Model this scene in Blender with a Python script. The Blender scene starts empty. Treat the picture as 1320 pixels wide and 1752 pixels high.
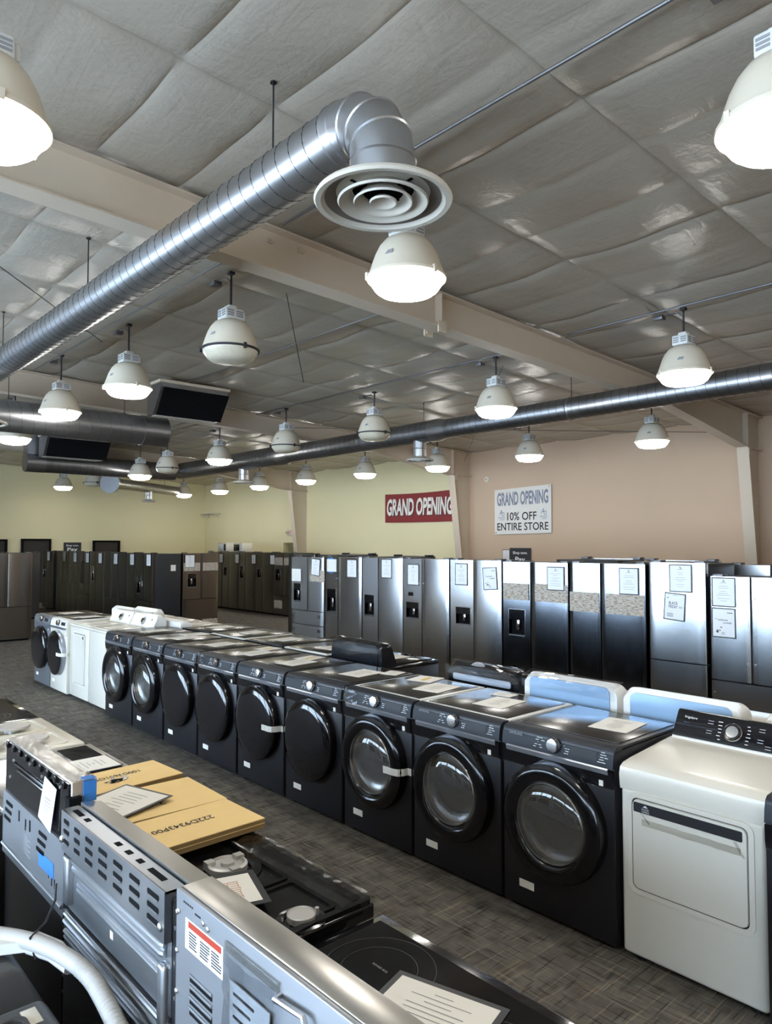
import bpy, bmesh, math, random
from mathutils import Vector, Matrix
random.seed(7)
PI = math.pi
S = bpy.context.scene
C = S.collection

# ------------------------------------------------------------ camera
CAMZ = 1.962
cd = bpy.data.cameras.new('camera')
cam = bpy.data.objects.new('camera', cd)
C.objects.link(cam)
cd.sensor_fit = 'VERTICAL'
cd.sensor_height = 36.0
cd.lens = 36.0 * 1240.0 / 1752.0
cam.location = (0, 0, CAMZ)
cam.rotation_euler = (PI / 2 + math.atan(54 / 1240.0), 0, -math.radians(42.0))
S.camera = cam

# ------------------------------------------------------------ world, exposure
w = bpy.data.worlds.new('sky')
S.world = w
w.use_nodes = True
w.node_tree.nodes['Background'].inputs[0].default_value = (0.68, 0.84, 1.0, 1)
w.node_tree.nodes['Background'].inputs[1].default_value = 18.0
S.view_settings.view_transform = 'Standard'
S.view_settings.look = 'None'
S.view_settings.gamma = 1.0
S.view_settings.exposure = 0.0
S.cycles.use_denoising = True
S.cycles.max_bounces = 8
S.cycles.diffuse_bounces = 4
S.cycles.glossy_bounces = 4
S.cycles.transparent_max_bounces = 8
S.cycles.caustics_reflective = False
S.cycles.caustics_refractive = False
S.cycles.sample_clamp_indirect = 6.0
LAMP = 30.0          # radiance of a lit high-bay lens

# ------------------------------------------------------------ materials
def srgb(r, g, b):
    f = lambda c: (c / 255 / 12.92) if c / 255 <= 0.04045 else ((c / 255 + 0.055) / 1.055) ** 2.4
    return (f(r), f(g), f(b), 1)

def nm(name):
    m = bpy.data.materials.new(name)
    m.use_nodes = True
    nt = m.node_tree
    return m, nt, nt.nodes['Principled BSDF']

def N(nt, t, **kw):
    n = nt.nodes.new(t)
    for k, v in kw.items():
        setattr(n, k, v)
    return n

def mat(name, col, rough=0.5, metal=0.0, var=0.06, scale=6.0, bump=0.0, bscale=60.0, stretch=(1, 1, 1), coat=0.0, spec=0.5):
    m, nt, b = nm(name)
    b.inputs['Roughness'].default_value = rough
    b.inputs['Metallic'].default_value = metal
    b.inputs['Coat Weight'].default_value = coat
    b.inputs['Specular IOR Level'].default_value = spec
    tc = N(nt, 'ShaderNodeTexCoord')
    mp = N(nt, 'ShaderNodeMapping')
    mp.inputs['Scale'].default_value = stretch
    nt.links.new(tc.outputs['Object'], mp.inputs['Vector'])
    no = N(nt, 'ShaderNodeTexNoise')
    no.inputs['Scale'].default_value = scale
    no.inputs['Detail'].default_value = 4
    nt.links.new(mp.outputs[0], no.inputs['Vector'])
    mx = N(nt, 'ShaderNodeMix', data_type='RGBA')
    c = col
    mx.inputs[6].default_value = (c[0] * (1 - var), c[1] * (1 - var), c[2] * (1 - var), 1)
    mx.inputs[7].default_value = (min(1, c[0] * (1 + var)), min(1, c[1] * (1 + var)), min(1, c[2] * (1 + var)), 1)
    nt.links.new(no.outputs['Fac'], mx.inputs[0])
    nt.links.new(mx.outputs[2], b.inputs['Base Color'])
    if bump:
        n2 = N(nt, 'ShaderNodeTexNoise')
        n2.inputs['Scale'].default_value = bscale
        n2.inputs['Detail'].default_value = 3
        nt.links.new(mp.outputs[0], n2.inputs['Vector'])
        bp = N(nt, 'ShaderNodeBump')
        bp.inputs['Strength'].default_value = bump
        bp.inputs['Distance'].default_value = 0.02
        nt.links.new(n2.outputs['Fac'], bp.inputs['Height'])
        nt.links.new(bp.outputs[0], b.inputs['Normal'])
    return m

def emit_mat(name, col, strength):
    m, nt, b = nm(name)
    b.inputs['Base Color'].default_value = col
    b.inputs['Emission Color'].default_value = col
    b.inputs['Emission Strength'].default_value = strength
    return m

def film_mat(name, tint, gloss, rough, bump=0.0, bscale=30):
    m = bpy.data.materials.new(name)
    m.use_nodes = True
    nt = m.node_tree
    nt.nodes.clear()
    out = N(nt, 'ShaderNodeOutputMaterial')
    tr = N(nt, 'ShaderNodeBsdfTransparent')
    tr.inputs[0].default_value = tint
    gl = N(nt, 'ShaderNodeBsdfGlossy')
    gl.inputs['Roughness'].default_value = rough
    fr = N(nt, 'ShaderNodeLayerWeight')
    fr.inputs[0].default_value = 0.5
    pw = N(nt, 'ShaderNodeMath', operation='POWER')
    pw.inputs[1].default_value = 4.0
    ma = N(nt, 'ShaderNodeMath', operation='MULTIPLY_ADD')
    ma.inputs[1].default_value = 0.7
    ma.inputs[2].default_value = 0.045 + gloss
    mx = N(nt, 'ShaderNodeMixShader')
    nt.links.new(fr.outputs['Facing'], pw.inputs[0])
    nt.links.new(pw.outputs[0], ma.inputs[0])
    nt.links.new(ma.outputs[0], mx.inputs[0])
    nt.links.new(tr.outputs[0], mx.inputs[1])
    nt.links.new(gl.outputs[0], mx.inputs[2])
    nt.links.new(mx.outputs[0], out.inputs[0])
    if bump:
        n2 = N(nt, 'ShaderNodeTexNoise')
        n2.inputs['Scale'].default_value = bscale
        n2.inputs['Detail'].default_value = 3
        bp = N(nt, 'ShaderNodeBump')
        bp.inputs['Strength'].default_value = bump
        nt.links.new(n2.outputs['Fac'], bp.inputs['Height'])
        nt.links.new(bp.outputs[0], gl.inputs['Normal'])
        nt.links.new(bp.outputs[0], fr.inputs['Normal'])
    return m

def carpet_mat():
    m, nt, b = nm('carpet')
    b.inputs['Roughness'].default_value = 0.95
    b.inputs['Specular IOR Level'].default_value = 0.15
    tc = N(nt, 'ShaderNodeTexCoord')
    base = N(nt, 'ShaderNodeTexNoise')
    base.inputs['Scale'].default_value = 9
    base.inputs['Detail'].default_value = 6
    nt.links.new(tc.outputs['Object'], base.inputs['Vector'])
    cr = N(nt, 'ShaderNodeValToRGB')
    cr.color_ramp.elements[0].color = srgb(82, 78, 72)
    cr.color_ramp.elements[1].color = srgb(114, 109, 101)
    cr.color_ramp.elements[0].position = 0.3
    cr.color_ramp.elements[1].position = 0.7
    nt.links.new(base.outputs['Fac'], cr.inputs[0])
    prev = cr.outputs[0]
    for sc, col, lo in (((2.6, 60, 1), srgb(158, 143, 122), 0.60), ((60, 2.6, 1), srgb(150, 140, 126), 0.60),
                        ((4.5, 95, 1), srgb(140, 108, 84), 0.63), ((95, 4.5, 1), srgb(128, 128, 130), 0.62),
                        ((5, 70, 3), srgb(32, 32, 34), 0.60), ((70, 5, 3), srgb(34, 33, 33), 0.60)):
        mp = N(nt, 'ShaderNodeMapping')
        mp.inputs['Scale'].default_value = sc
        mp.inputs['Rotation'].default_value = (0, 0, 0.02)
        nt.links.new(tc.outputs['Object'], mp.inputs['Vector'])
        no = N(nt, 'ShaderNodeTexNoise')
        no.inputs['Scale'].default_value = 1.0
        no.inputs['Detail'].default_value = 1.5
        nt.links.new(mp.outputs[0], no.inputs['Vector'])
        r = N(nt, 'ShaderNodeMapRange')
        r.inputs[1].default_value = lo
        r.inputs[2].default_value = lo + 0.07
        r.inputs[4].default_value = 0.42 if col[0] > .05 else 0.55
        nt.links.new(no.outputs['Fac'], r.inputs[0])
        mx = N(nt, 'ShaderNodeMix', data_type='RGBA')
        nt.links.new(r.outputs[0], mx.inputs[0])
        nt.links.new(prev, mx.inputs[6])
        mx.inputs[7].default_value = col
        prev = mx.outputs[2]
    nt.links.new(prev, b.inputs['Base Color'])
    bp = N(nt, 'ShaderNodeBump')
    bp.inputs['Strength'].default_value = 0.4
    bp.inputs['Distance'].default_value = 0.01
    n2 = N(nt, 'ShaderNodeTexNoise')
    n2.inputs['Scale'].default_value = 160
    nt.links.new(tc.outputs['Object'], n2.inputs['Vector'])
    nt.links.new(n2.outputs['Fac'], bp.inputs['Height'])
    nt.links.new(bp.outputs[0], b.inputs['Normal'])
    return m

def ceiling_mat():
    m, nt, b = nm('vinyl_faced_insulation')
    b.inputs['Roughness'].default_value = 0.27
    b.inputs['Base Color'].default_value = srgb(178, 169, 155)
    b.inputs['Specular IOR Level'].default_value = 0.7
    tc = N(nt, 'ShaderNodeTexCoord')
    hs = []
    for sc, scale, wgt in (((1, 1, 1), 5.0, 0.6), ((14, 2.0, 1), 1.0, 0.30), ((3, 10, 1), 1.3, 0.5), ((1, 1, 1), 26.0, 0.16)):
        mp = N(nt, 'ShaderNodeMapping')
        mp.inputs['Scale'].default_value = sc
        nt.links.new(tc.outputs['Object'], mp.inputs['Vector'])
        no = N(nt, 'ShaderNodeTexNoise')
        no.inputs['Scale'].default_value = scale
        no.inputs['Detail'].default_value = 3
        no.inputs['Distortion'].default_value = 0.8
        nt.links.new(mp.outputs[0], no.inputs['Vector'])
        mu = N(nt, 'ShaderNodeMath', operation='MULTIPLY')
        mu.inputs[1].default_value = wgt
        nt.links.new(no.outputs['Fac'], mu.inputs[0])
        hs.append(mu.outputs[0])
    s = hs[0]
    for h in hs[1:]:
        a = N(nt, 'ShaderNodeMath', operation='ADD')
        nt.links.new(s, a.inputs[0])
        nt.links.new(h, a.inputs[1])
        s = a.outputs[0]
    bp = N(nt, 'ShaderNodeBump')
    bp.inputs['Strength'].default_value = 0.35
    bp.inputs['Distance'].default_value = 0.03
    nt.links.new(s, bp.inputs['Height'])
    nt.links.new(bp.outputs[0], b.inputs['Normal'])
    return m

def strip_mat():
    m, nt, b = nm('printed_shipping_strip')
    b.inputs['Roughness'].default_value = 0.6
    tc = N(nt, 'ShaderNodeTexCoord')
    mp = N(nt, 'ShaderNodeMapping')
    mp.inputs['Rotation'].default_value = (PI / 2, 0, PI / 2)
    nt.links.new(tc.outputs['Object'], mp.inputs['Vector'])
    no = N(nt, 'ShaderNodeTexNoise')
    mp2 = N(nt, 'ShaderNodeMapping')
    mp2.inputs['Scale'].default_value = (1, 20, 105)
    nt.links.new(tc.outputs['Object'], mp2.inputs['Vector'])
    no.inputs['Scale'].default_value = 1.0
    nt.links.new(mp2.outputs[0], no.inputs['Vector'])
    cr = N(nt, 'ShaderNodeValToRGB')
    cr.color_ramp.elements[0].position = 0.42
    cr.color_ramp.elements[0].color = srgb(150, 128, 104)
    cr.color_ramp.elements[1].position = 0.52
    cr.color_ramp.elements[1].color = srgb(192, 184, 172)
    nt.links.new(no.outputs['Fac'], cr.inputs[0])
    nt.links.new(cr.outputs[0], b.inputs['Base Color'])
    return m

M = {}
M['carpet'] = carpet_mat()
M['ceiling'] = ceiling_mat()
M['strip'] = strip_mat()
M['wall_peach'] = mat('peach_wall_paint', srgb(204, 178, 152), 0.85, var=0.02, scale=2, bump=0.05, bscale=90)
M['wall_yellow'] = mat('pale_yellow_wall_paint', srgb(230, 220, 178), 0.85, var=0.02, scale=2, bump=0.05, bscale=90)
M['frame_paint'] = mat('beige_frame_paint', srgb(205, 190, 170), 0.6, var=0.03)
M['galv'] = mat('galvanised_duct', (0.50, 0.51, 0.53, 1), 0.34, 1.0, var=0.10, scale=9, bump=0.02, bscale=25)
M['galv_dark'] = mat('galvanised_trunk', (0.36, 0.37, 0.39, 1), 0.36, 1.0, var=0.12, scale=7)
M['seam'] = mat('duct_seam', (0.030, 0.030, 0.034, 1), 0.6, 0.0)
M['diffuser'] = mat('diffuser_cream', srgb(205, 198, 184), 0.5, var=0.03)
M['dark'] = mat('dark_void', (0.006, 0.006, 0.007, 1), 0.8, spec=0.1)
M['lamp_shell'] = mat('lamp_reflector', srgb(226, 215, 194), 0.42, var=0.03)
M['lamp_box'] = mat('lamp_ballast', srgb(226, 226, 222), 0.45, var=0.03)
M['lens_on'] = emit_mat('lit_lens', (1.0, 0.965, 0.90, 1), LAMP)
M['lens_off'] = mat('unlit_lens', srgb(214, 206, 184), 0.25, var=0.12, scale=24)
M['steel_rod'] = mat('conduit_steel', (0.20, 0.20, 0.205, 1), 0.45, 0.9)
M['cone_grey'] = mat('diffuser_throat', srgb(112, 104, 95), 0.6)
M['dark_rod'] = mat('dark_rod', (0.05, 0.05, 0.055, 1), 0.5, 0.6)
M['stainless'] = mat('brushed_stainless', (0.56, 0.57, 0.585, 1), 0.30, 1.0, var=0.05, scale=3, stretch=(1, 1, 0.1), bump=0.02, bscale=5)
M['mirror_steel'] = mat('polished_stainless', (0.21, 0.23, 0.26, 1), 0.15, 1.0, var=0.04, scale=3, stretch=(1, 1, 0.1), bump=0.02, bscale=2.5)
M['stainless_cool'] = mat('smooth_stainless', (0.64, 0.66, 0.68, 1), 0.21, 1.0, var=0.05, scale=3, stretch=(1, 1, 0.1), bump=0.03, bscale=3)
M['black_steel'] = mat('black_stainless', (0.13, 0.121, 0.110, 1), 0.33, 1.0, var=0.06, scale=3, stretch=(1, 1, 0.1))
M['grey_steel'] = mat('slate_stainless', (0.30, 0.285, 0.265, 1), 0.32, 1.0, var=0.06, scale=3, stretch=(1, 1, 0.1))
M['dim_steel'] = mat('warm_stainless', (0.27, 0.25, 0.225, 1), 0.26, 1.0, var=0.06, scale=3, stretch=(1, 1, 0.1), bump=0.03, bscale=3)
M['cabinet'] = mat('dark_cabinet', (0.018, 0.019, 0.022, 1), 0.5)
M['black_gloss'] = mat('black_gloss', (0.007, 0.007, 0.009, 1), 0.10, coat=0.3)
M['black_satin'] = mat('black_satin', (0.012, 0.012, 0.015, 1), 0.36)
M['black_door'] = mat('black_door_ring', (0.006, 0.006, 0.007, 1), 0.13)
M['console'] = mat('brushed_console', (0.016, 0.019, 0.025, 1), 0.48, 0.1, var=0.04, spec=0.35)
M['console_silver'] = mat('silver_console', (0.42, 0.45, 0.50, 1), 0.3, 0.8, var=0.04)
M['silver_body'] = mat('silver_enamel', (0.30, 0.32, 0.35, 1), 0.32, 0.7, var=0.04)
M['white'] = mat('white_enamel', srgb(222, 217, 204), 0.24, var=0.01, coat=0.2)
M['white_plastic'] = mat('white_plastic', srgb(232, 231, 226), 0.3, var=0.02)
M['chrome'] = mat('chrome', (0.72, 0.72, 0.73, 1), 0.14, 1.0)
M['top_glass'] = mat('top_panel_glass', (0.030, 0.026, 0.022, 1), 0.20)
M['drum'] = mat('drum_steel', (0.40, 0.385, 0.36, 1), 0.24, 0.8)
M['glass'] = film_mat('clear_door_glass', (0.80, 0.82, 0.84, 1), 0.04, 0.03)
M['film'] = film_mat('clear_film', (0.94, 0.945, 0.95, 1), 0.035, 0.12, 0.6, 16)
M['bag'] = film_mat('clear_bag', (0.86, 0.88, 0.90, 1), 0.16, 0.16, 0.4, 14)
M['tape_clear'] = film_mat('clear_tape', (0.86, 0.85, 0.82, 1), 0.03, 0.3, 0.3, 30)
M['paper'] = mat('paper', srgb(238, 234, 224), 0.55, var=0.01)
M['paper_cool'] = mat('paper_white', srgb(236, 237, 238), 0.5, var=0.01)
M['print'] = mat('grey_print', srgb(150, 150, 152), 0.7)
M['ink'] = mat('black_ink', srgb(28, 28, 32), 0.6)
M['blue_ink'] = mat('slate_blue_ink', srgb(96, 116, 152), 0.6)
M['frame_black'] = mat('black_sleeve_border', srgb(40, 42, 46), 0.4)
M['tape_white'] = mat('white_tape', srgb(228, 224, 214), 0.5)
M['blue_tape'] = mat('blue_tape', srgb(48, 118, 190), 0.6)
M['red'] = mat('maroon_banner', srgb(132, 36, 40), 0.6, var=0.05)
M['banner'] = mat('white_banner', srgb(226, 222, 214), 0.55, var=0.03)
M['white_ink'] = mat('white_ink', srgb(236, 230, 220), 0.6)
M['red_ink'] = mat('red_label_ink', srgb(176, 60, 40), 0.5)
M['kraft'] = mat('kraft_cardboard', srgb(240, 206, 142), 0.75, var=0.05, scale=12)
M['kraft_edge'] = mat('cardboard_edge', srgb(148, 122, 78), 0.85, var=0.12, scale=30)
M['backsteel'] = mat('galvanised_sheet', (0.50, 0.52, 0.55, 1), 0.34, 1.0, var=0.08, scale=5)
M['backplate'] = mat('grey_coated_plate', (0.34, 0.355, 0.38, 1), 0.38, 0.7, var=0.05, scale=5)
M['guard_top'] = mat('brushed_guard', (0.60, 0.575, 0.53, 1), 0.30, 1.0, var=0.05, scale=4, stretch=(1, 0.1, 1))
M['cooktop'] = mat('ceramic_cooktop', (0.006, 0.006, 0.007, 1), 0.08)
M['ring_print'] = mat('cooktop_ring_print', (0.05, 0.05, 0.052, 1), 0.25)
M['enamel_black'] = mat('black_enamel', (0.008, 0.008, 0.009, 1), 0.14)
M['cast'] = mat('grey_burner_cast', (0.55, 0.53, 0.50, 1), 0.45, 0.6, var=0.1)
M['bisque'] = mat('bisque_enamel', srgb(226, 220, 204), 0.25, var=0.02)
M['tub'] = mat('grey_black_plastic', srgb(62, 61, 60), 0.42, var=0.08, bump=0.05, bscale=40)
M['hose'] = mat('white_hose', srgb(186, 184, 180), 0.5, var=0.03)
M['door_dark'] = mat('dark_brown_door', srgb(44, 40, 34), 0.55)
M['sign_black'] = mat('charcoal_sign', srgb(44, 46, 50), 0.5)
M['yellow_ink'] = mat('yellow_guide', srgb(224, 190, 90), 0.6)
M['orange_ink'] = mat('orange_marker', srgb(196, 120, 60), 0.6)
M['speaker'] = mat('dark_console_plastic', (0.009, 0.010, 0.013, 1), 0.15)
M['paper_grey'] = mat('grey_manual_paper', srgb(188, 192, 196), 0.6)
M['blue_film'] = mat('pale_blue_film', srgb(158, 190, 222), 0.18, 0.25, var=0.06, scale=5, bump=0.06, bscale=12)
M['sky_glass'] = film_mat('window_glass', (0.95, 0.97, 1.0, 1), 0.0, 0.02)
M['alu'] = mat('dark_aluminium', (0.12, 0.12, 0.125, 1), 0.4, 0.8)
M['screw'] = mat('zinc_screw', (0.6, 0.6, 0.6, 1), 0.3, 1.0)
M['rubber'] = mat('black_rubber', (0.01, 0.01, 0.011, 1), 0.5)

# ------------------------------------------------------------ mesh builder
class G:
    def __init__(s):
        s.bm = bmesh.new()

    def face(s, pts, mi=0):
        f = s.bm.faces.new([s.bm.verts.new(p) for p in pts])
        f.material_index = mi
        return f

    def box(s, x0, x1, y0, y1, z0, z1, mi=0, bev=0.0, seg=2):
        v = [s.bm.verts.new((x, y, z)) for x in (x0, x1) for y in (y0, y1) for z in (z0, z1)]
        fs = [s.bm.faces.new([v[i] for i in q]) for q in ((0, 1, 3, 2), (4, 6, 7, 5), (0, 4, 5, 1), (2, 3, 7, 6), (0, 2, 6, 4), (1, 5, 7, 3))]
        for f in fs:
            f.material_index = mi
        if bev:
            es = list({e for f in fs for e in f.edges})
            bmesh.ops.bevel(s.bm, geom=es, offset=bev, segments=seg, affect='EDGES', profile=0.5)
        return s

    def hexa(s, p, mi=0):
        """p: 8 points, bottom ring then top ring"""
        v = [s.bm.verts.new(q) for q in p]
        for q in ((3, 2, 1, 0), (4, 5, 6, 7), (0, 1, 5, 4), (1, 2, 6, 5), (2, 3, 7, 6), (3, 0, 4, 7)):
            s.bm.faces.new([v[i] for i in q]).material_index = mi
        return s

    def prism(s, pts, a, b, axis='y', mi=0):
        """closed outline extruded from a to b along an axis; the outline is in the two other axes in xyz order"""
        def P(u, v, t):
            return {'x': (t, u, v), 'y': (u, t, v), 'z': (u, v, t)}[axis]
        A = [s.bm.verts.new(P(u, v, a)) for u, v in pts]
        B = [s.bm.verts.new(P(u, v, b)) for u, v in pts]
        n = len(pts)
        fs = [s.bm.faces.new(A), s.bm.faces.new(B[::-1])]
        for i in range(n):
            fs.append(s.bm.faces.new((A[i], B[i], B[(i + 1) % n], A[(i + 1) % n])))
        for f in fs:
            f.material_index = mi
        return s

    def ring(s, outer, inner, a, b, axis='x', mi=0):
        """a frame between two outlines with the same number of points"""
        def P(u, v, t):
            return {'x': (t, u, v), 'y': (u, t, v), 'z': (u, v, t)}[axis]
        n = len(outer)
        L = [[s.bm.verts.new(P(u, v, t)) for u, v in o] for o, t in ((outer, a), (outer, b), (inner, b), (inner, a))]
        for k in range(4):
            for i in range(n):
                s.bm.faces.new((L[k][i], L[k][(i + 1) % n], L[(k + 1) % 4][(i + 1) % n], L[(k + 1) % 4][i])).material_index = mi
        return s

    def tube(s, pts, r, n=10, mi=0, caps=True):
        pts = [Vector(p) for p in pts]
        rs = r if isinstance(r, (list, tuple)) else [r] * len(pts)
        rings = []
        t0 = (pts[1] - pts[0]).normalized()
        u = t0.orthogonal().normalized()
        for i, p in enumerate(pts):
            if i == 0:
                t = t0
            elif i == len(pts) - 1:
                t = (pts[i] - pts[i - 1]).normalized()
            else:
                t = ((pts[i + 1] - pts[i]).normalized() + (pts[i] - pts[i - 1]).normalized()).normalized()
            u = (u - t * u.dot(t)).normalized()
            v = t.cross(u)
            rings.append([s.bm.verts.new(p + (u * math.cos(2 * PI * k / n) + v * math.sin(2 * PI * k / n)) * rs[i]) for k in range(n)])
        for a, b in zip(rings, rings[1:]):
            for k in range(n):
                s.bm.faces.new((a[k], a[(k + 1) % n], b[(k + 1) % n], b[k])).material_index = mi
        if caps:
            s.bm.faces.new(rings[0][::-1]).material_index = mi
            s.bm.faces.new(rings[-1]).material_index = mi
        return s

    def lathe(s, prof, org=(0, 0, 0), axis=(0, 0, 1), n=32, mi=0, sx=1.0):
        """prof: (radius, height along the axis)"""
        ax = Vector(axis).normalized()
        u = Vector((0, 0, 1)).cross(ax)
        u = Vector((1, 0, 0)) if u.length < 1e-6 else u.normalized()
        v = ax.cross(u)
        o = Vector(org)
        rings = []
        for r, h in prof:
            if r < 1e-6:
                rings.append([s.bm.verts.new(o + ax * h)])
            else:
                rings.append([s.bm.verts.new(o + ax * h + (u * math.cos(2 * PI * k / n) * sx + v * math.sin(2 * PI * k / n)) * r) for k in range(n)])
        for a, b in zip(rings, rings[1:]):
            for k in range(n):
                k2 = (k + 1) % n
                if len(a) == 1 and len(b) == 1:
                    continue
                if len(a) == 1:
                    f = (a[0], b[k2], b[k])
                elif len(b) == 1:
                    f = (a[k], a[k2], b[0])
                else:
                    f = (a[k], a[k2], b[k2], b[k])
                s.bm.faces.new(f).material_index = mi
        return s

    def cyl(s, p0, p1, r, n=16, mi=0):
        return s.tube([p0, p1], r, n, mi)

    def flat_ring(s, cx, cy, z, r, wd, n=40, mi=0):
        A = [s.bm.verts.new((cx + (r - wd) * math.cos(2 * PI * k / n), cy + (r - wd) * math.sin(2 * PI * k / n), z)) for k in range(n)]
        B = [s.bm.verts.new((cx + r * math.cos(2 * PI * k / n), cy + r * math.sin(2 * PI * k / n), z)) for k in range(n)]
        for k in range(n):
            s.bm.faces.new((A[k], B[k], B[(k + 1) % n], A[(k + 1) % n])).material_index = mi
        return s

def rrect(u0, u1, v0, v1, r, n=5):
    out = []
    for cu, cv, a0 in ((u1 - r, v1 - r, 0), (u0 + r, v1 - r, 90), (u0 + r, v0 + r, 180), (u1 - r, v0 + r, 270)):
        for k in range(n + 1):
            a = math.radians(a0 + 90 * k / n)
            out.append((cu + r * math.cos(a), cv + r * math.sin(a)))
    return out

def mesh_of(name, g, mats, off=None, smooth=True, normals=True):
    bm = g.bm
    if normals:
        bmesh.ops.recalc_face_normals(bm, faces=bm.faces)
    if off is not None:
        bmesh.ops.translate(bm, verts=bm.verts, vec=off)
    me = bpy.data.meshes.new(name)
    bm.to_mesh(me)
    bm.free()
    for m in (mats if isinstance(mats, (list, tuple)) else [mats]):
        me.materials.append(M[m])
    if smooth:
        me.shade_smooth()
        me.set_sharp_from_angle(angle=math.radians(34))
    return me

SPLIT = {'vent_slot', 'slot_lip', 'screw', 'bolt', 'ridge', 'top_hole', 'handle_mount', 'shipping_clip', 'bracket'}

def islands(g):
    """one builder per loose piece"""
    bm = g.bm
    bm.faces.ensure_lookup_table()
    seen, out = set(), []
    for f in bm.faces:
        if f in seen:
            continue
        stack, comp = [f], []
        seen.add(f)
        while stack:
            q = stack.pop()
            comp.append(q)
            for v in q.verts:
                for l in v.link_faces:
                    if l not in seen:
                        seen.add(l)
                        stack.append(l)
        n = G()
        mp = {}
        for q in comp:
            for v in q.verts:
                if v not in mp:
                    mp[v] = n.bm.verts.new(v.co)
            n.bm.faces.new([mp[v] for v in q.verts]).material_index = q.material_index
        out.append(n)
    bm.free()
    return out

def part(name, g, mats, parent=None, world=False, smooth=True, normals=True):
    if name in SPLIT and parent is not None:
        return [part_one(name, i, mats, parent, world, smooth, normals) for i in islands(g)][0]
    return part_one(name, g, mats, parent, world, smooth, normals)

def part_one(name, g, mats, parent=None, world=False, smooth=True, normals=True):
    off = -Vector(parent.location) if (world and parent is not None) else None
    o = bpy.data.objects.new(name, mesh_of(name, g, mats, off, smooth, normals))
    C.objects.link(o)
    if parent is not None:
        o.parent = parent
    return o

def sub(name, g, mats, parent_part, base=None, **kw):
    """a sub-part: the parent part sits at its thing's origin, so local frames agree"""
    off = -Vector(base) if base is not None else None
    o = None
    for q in (islands(g) if name in SPLIT else [g]):
        o = bpy.data.objects.new(name, mesh_of(name, q, mats, off, **kw))
        C.objects.link(o)
        o.parent = parent_part
    return o

def tag(o, label, cat, group=None):
    o['label'] = label
    o['category'] = cat
    if group:
        o['group'] = group
    return o

def thing(name, label, cat, loc=(0, 0, 0), rz=0.0, group=None):
    o = bpy.data.objects.new(name, None)
    C.objects.link(o)
    o.empty_display_size = 0.1
    o.location = loc
    o.rotation_euler = (0, 0, rz)
    return tag(o, label, cat, group)

def struct(name, g, mats, smooth=True, normals=True):
    o = part(name, g, mats, None, False, smooth, normals)
    o['kind'] = 'structure'
    return o

def dup(root, loc, label, rz=None):
    r = root.copy()
    C.objects.link(r)
    r.location = loc
    if rz is not None:
        r.rotation_euler = (0, 0, rz)
    r['label'] = label
    for ch in list(root.children):
        c = ch.copy()
        C.objects.link(c)
        c.parent = r
        for gch in list(ch.children):
            d = gch.copy()
            C.objects.link(d)
            d.parent = c
    return r

_txt = {}
def text_pts(s, shear=0.0, offset=0.0):
    key = (s, shear, offset)
    if key not in _txt:
        cu = bpy.data.curves.new('lettering', 'FONT')
        cu.body = s
        cu.shear = shear
        cu.offset = offset
        cu.resolution_u = 3
        cu.align_x = 'CENTER'
        o = bpy.data.objects.new('lettering', cu)
        C.objects.link(o)
        bpy.context.view_layer.update()
        me = bpy.data.meshes.new_from_object(o.evaluated_get(bpy.context.evaluated_depsgraph_get()))
        vs = [v.co.copy() for v in me.vertices]
        fs = [tuple(p.vertices) for p in me.polygons]
        bpy.data.objects.remove(o)
        bpy.data.curves.remove(cu)
        bpy.data.meshes.remove(me)
        x0, x1 = min(v.x for v in vs), max(v.x for v in vs)
        y0, y1 = min(v.y for v in vs), max(v.y for v in vs)
        _txt[key] = ([((v.x - x0) / (x1 - x0) - 0.5, (v.y - y0) / (y1 - y0) - 0.5) for v in vs], fs)
    return _txt[key]

def add_text(g, s, cen, right, up, wd, ht, mi=0, shear=0.0, offset=0.0):
    vs, fs = text_pts(s, shear, offset)
    c, r, u = Vector(cen), Vector(right).normalized(), Vector(up).normalized()
    V = [g.bm.verts.new(c + r * (x * wd) + u * (y * ht)) for x, y in vs]
    for f in fs:
        try:
            g.bm.faces.new([V[i] for i in f]).material_index = mi
        except ValueError:
            pass
    return g

RX, UZ = (0, -1, 0), (0, 0, 1)      # lettering on a front that faces -x

# ============================================================ the room
X0, X1, Y0, Y1 = -5.0, 13.6, -5.0, 25.6
def ceil_z(x):
    return 4.78 - 0.04 * x

g = G(); g.box(X0 - .2, X1 + .2, Y0 - .2, Y1 + .2, -0.1, 0.0)
struct('floor', g, 'carpet')

# insulation ceiling: pillows between seams 1.4 m apart along y and 0.64 m apart along x
g = G()
def lines(lo, hi, org, step, m):
    out = []
    k = math.floor((lo - org) / step)
    while org + k * step < hi:
        s = org + k * step
        out += [(s, 2), (s + .03, 1)] + [(s + step * j / m, 0) for j in range(1, m)] + [(s + step - .03, 1)]
        k += 1
    return [v for v in out if lo <= v[0] <= hi]
xs = lines(X0 - .3, X1 + .25, 2.47, .64, 5)
ys = lines(Y0 - .3, Y1 + .25, 2.4, 1.4, 9)
def sag(x, y, gx, gy):
    a = abs(math.sin(PI * (y - 2.4) / 1.4)) ** .7
    b = abs(math.sin(PI * (x - 2.47) / .64)) ** .7
    r = math.sin(x * 5.1 + y * 2.3) * math.sin(y * 4.2 - x * 1.7)
    q = math.sin(x * 9.7 - y * 3.1) * math.sin(y * 7.3 + x * 2.9)
    s = 0.034 * a + 0.013 * b * (.4 + .6 * a) + 0.009 * r * (.3 + a) + 0.004 * q
    if gy == 2:
        s -= .016
    elif gx == 2:
        s -= .007 + .006 * math.sin(x * 3.7)
    return s
V = [[g.bm.verts.new((x, y, ceil_z(x) + 0.03 - sag(x, y, gx, gy))) for y, gy in ys] for x, gx in xs]
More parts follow.
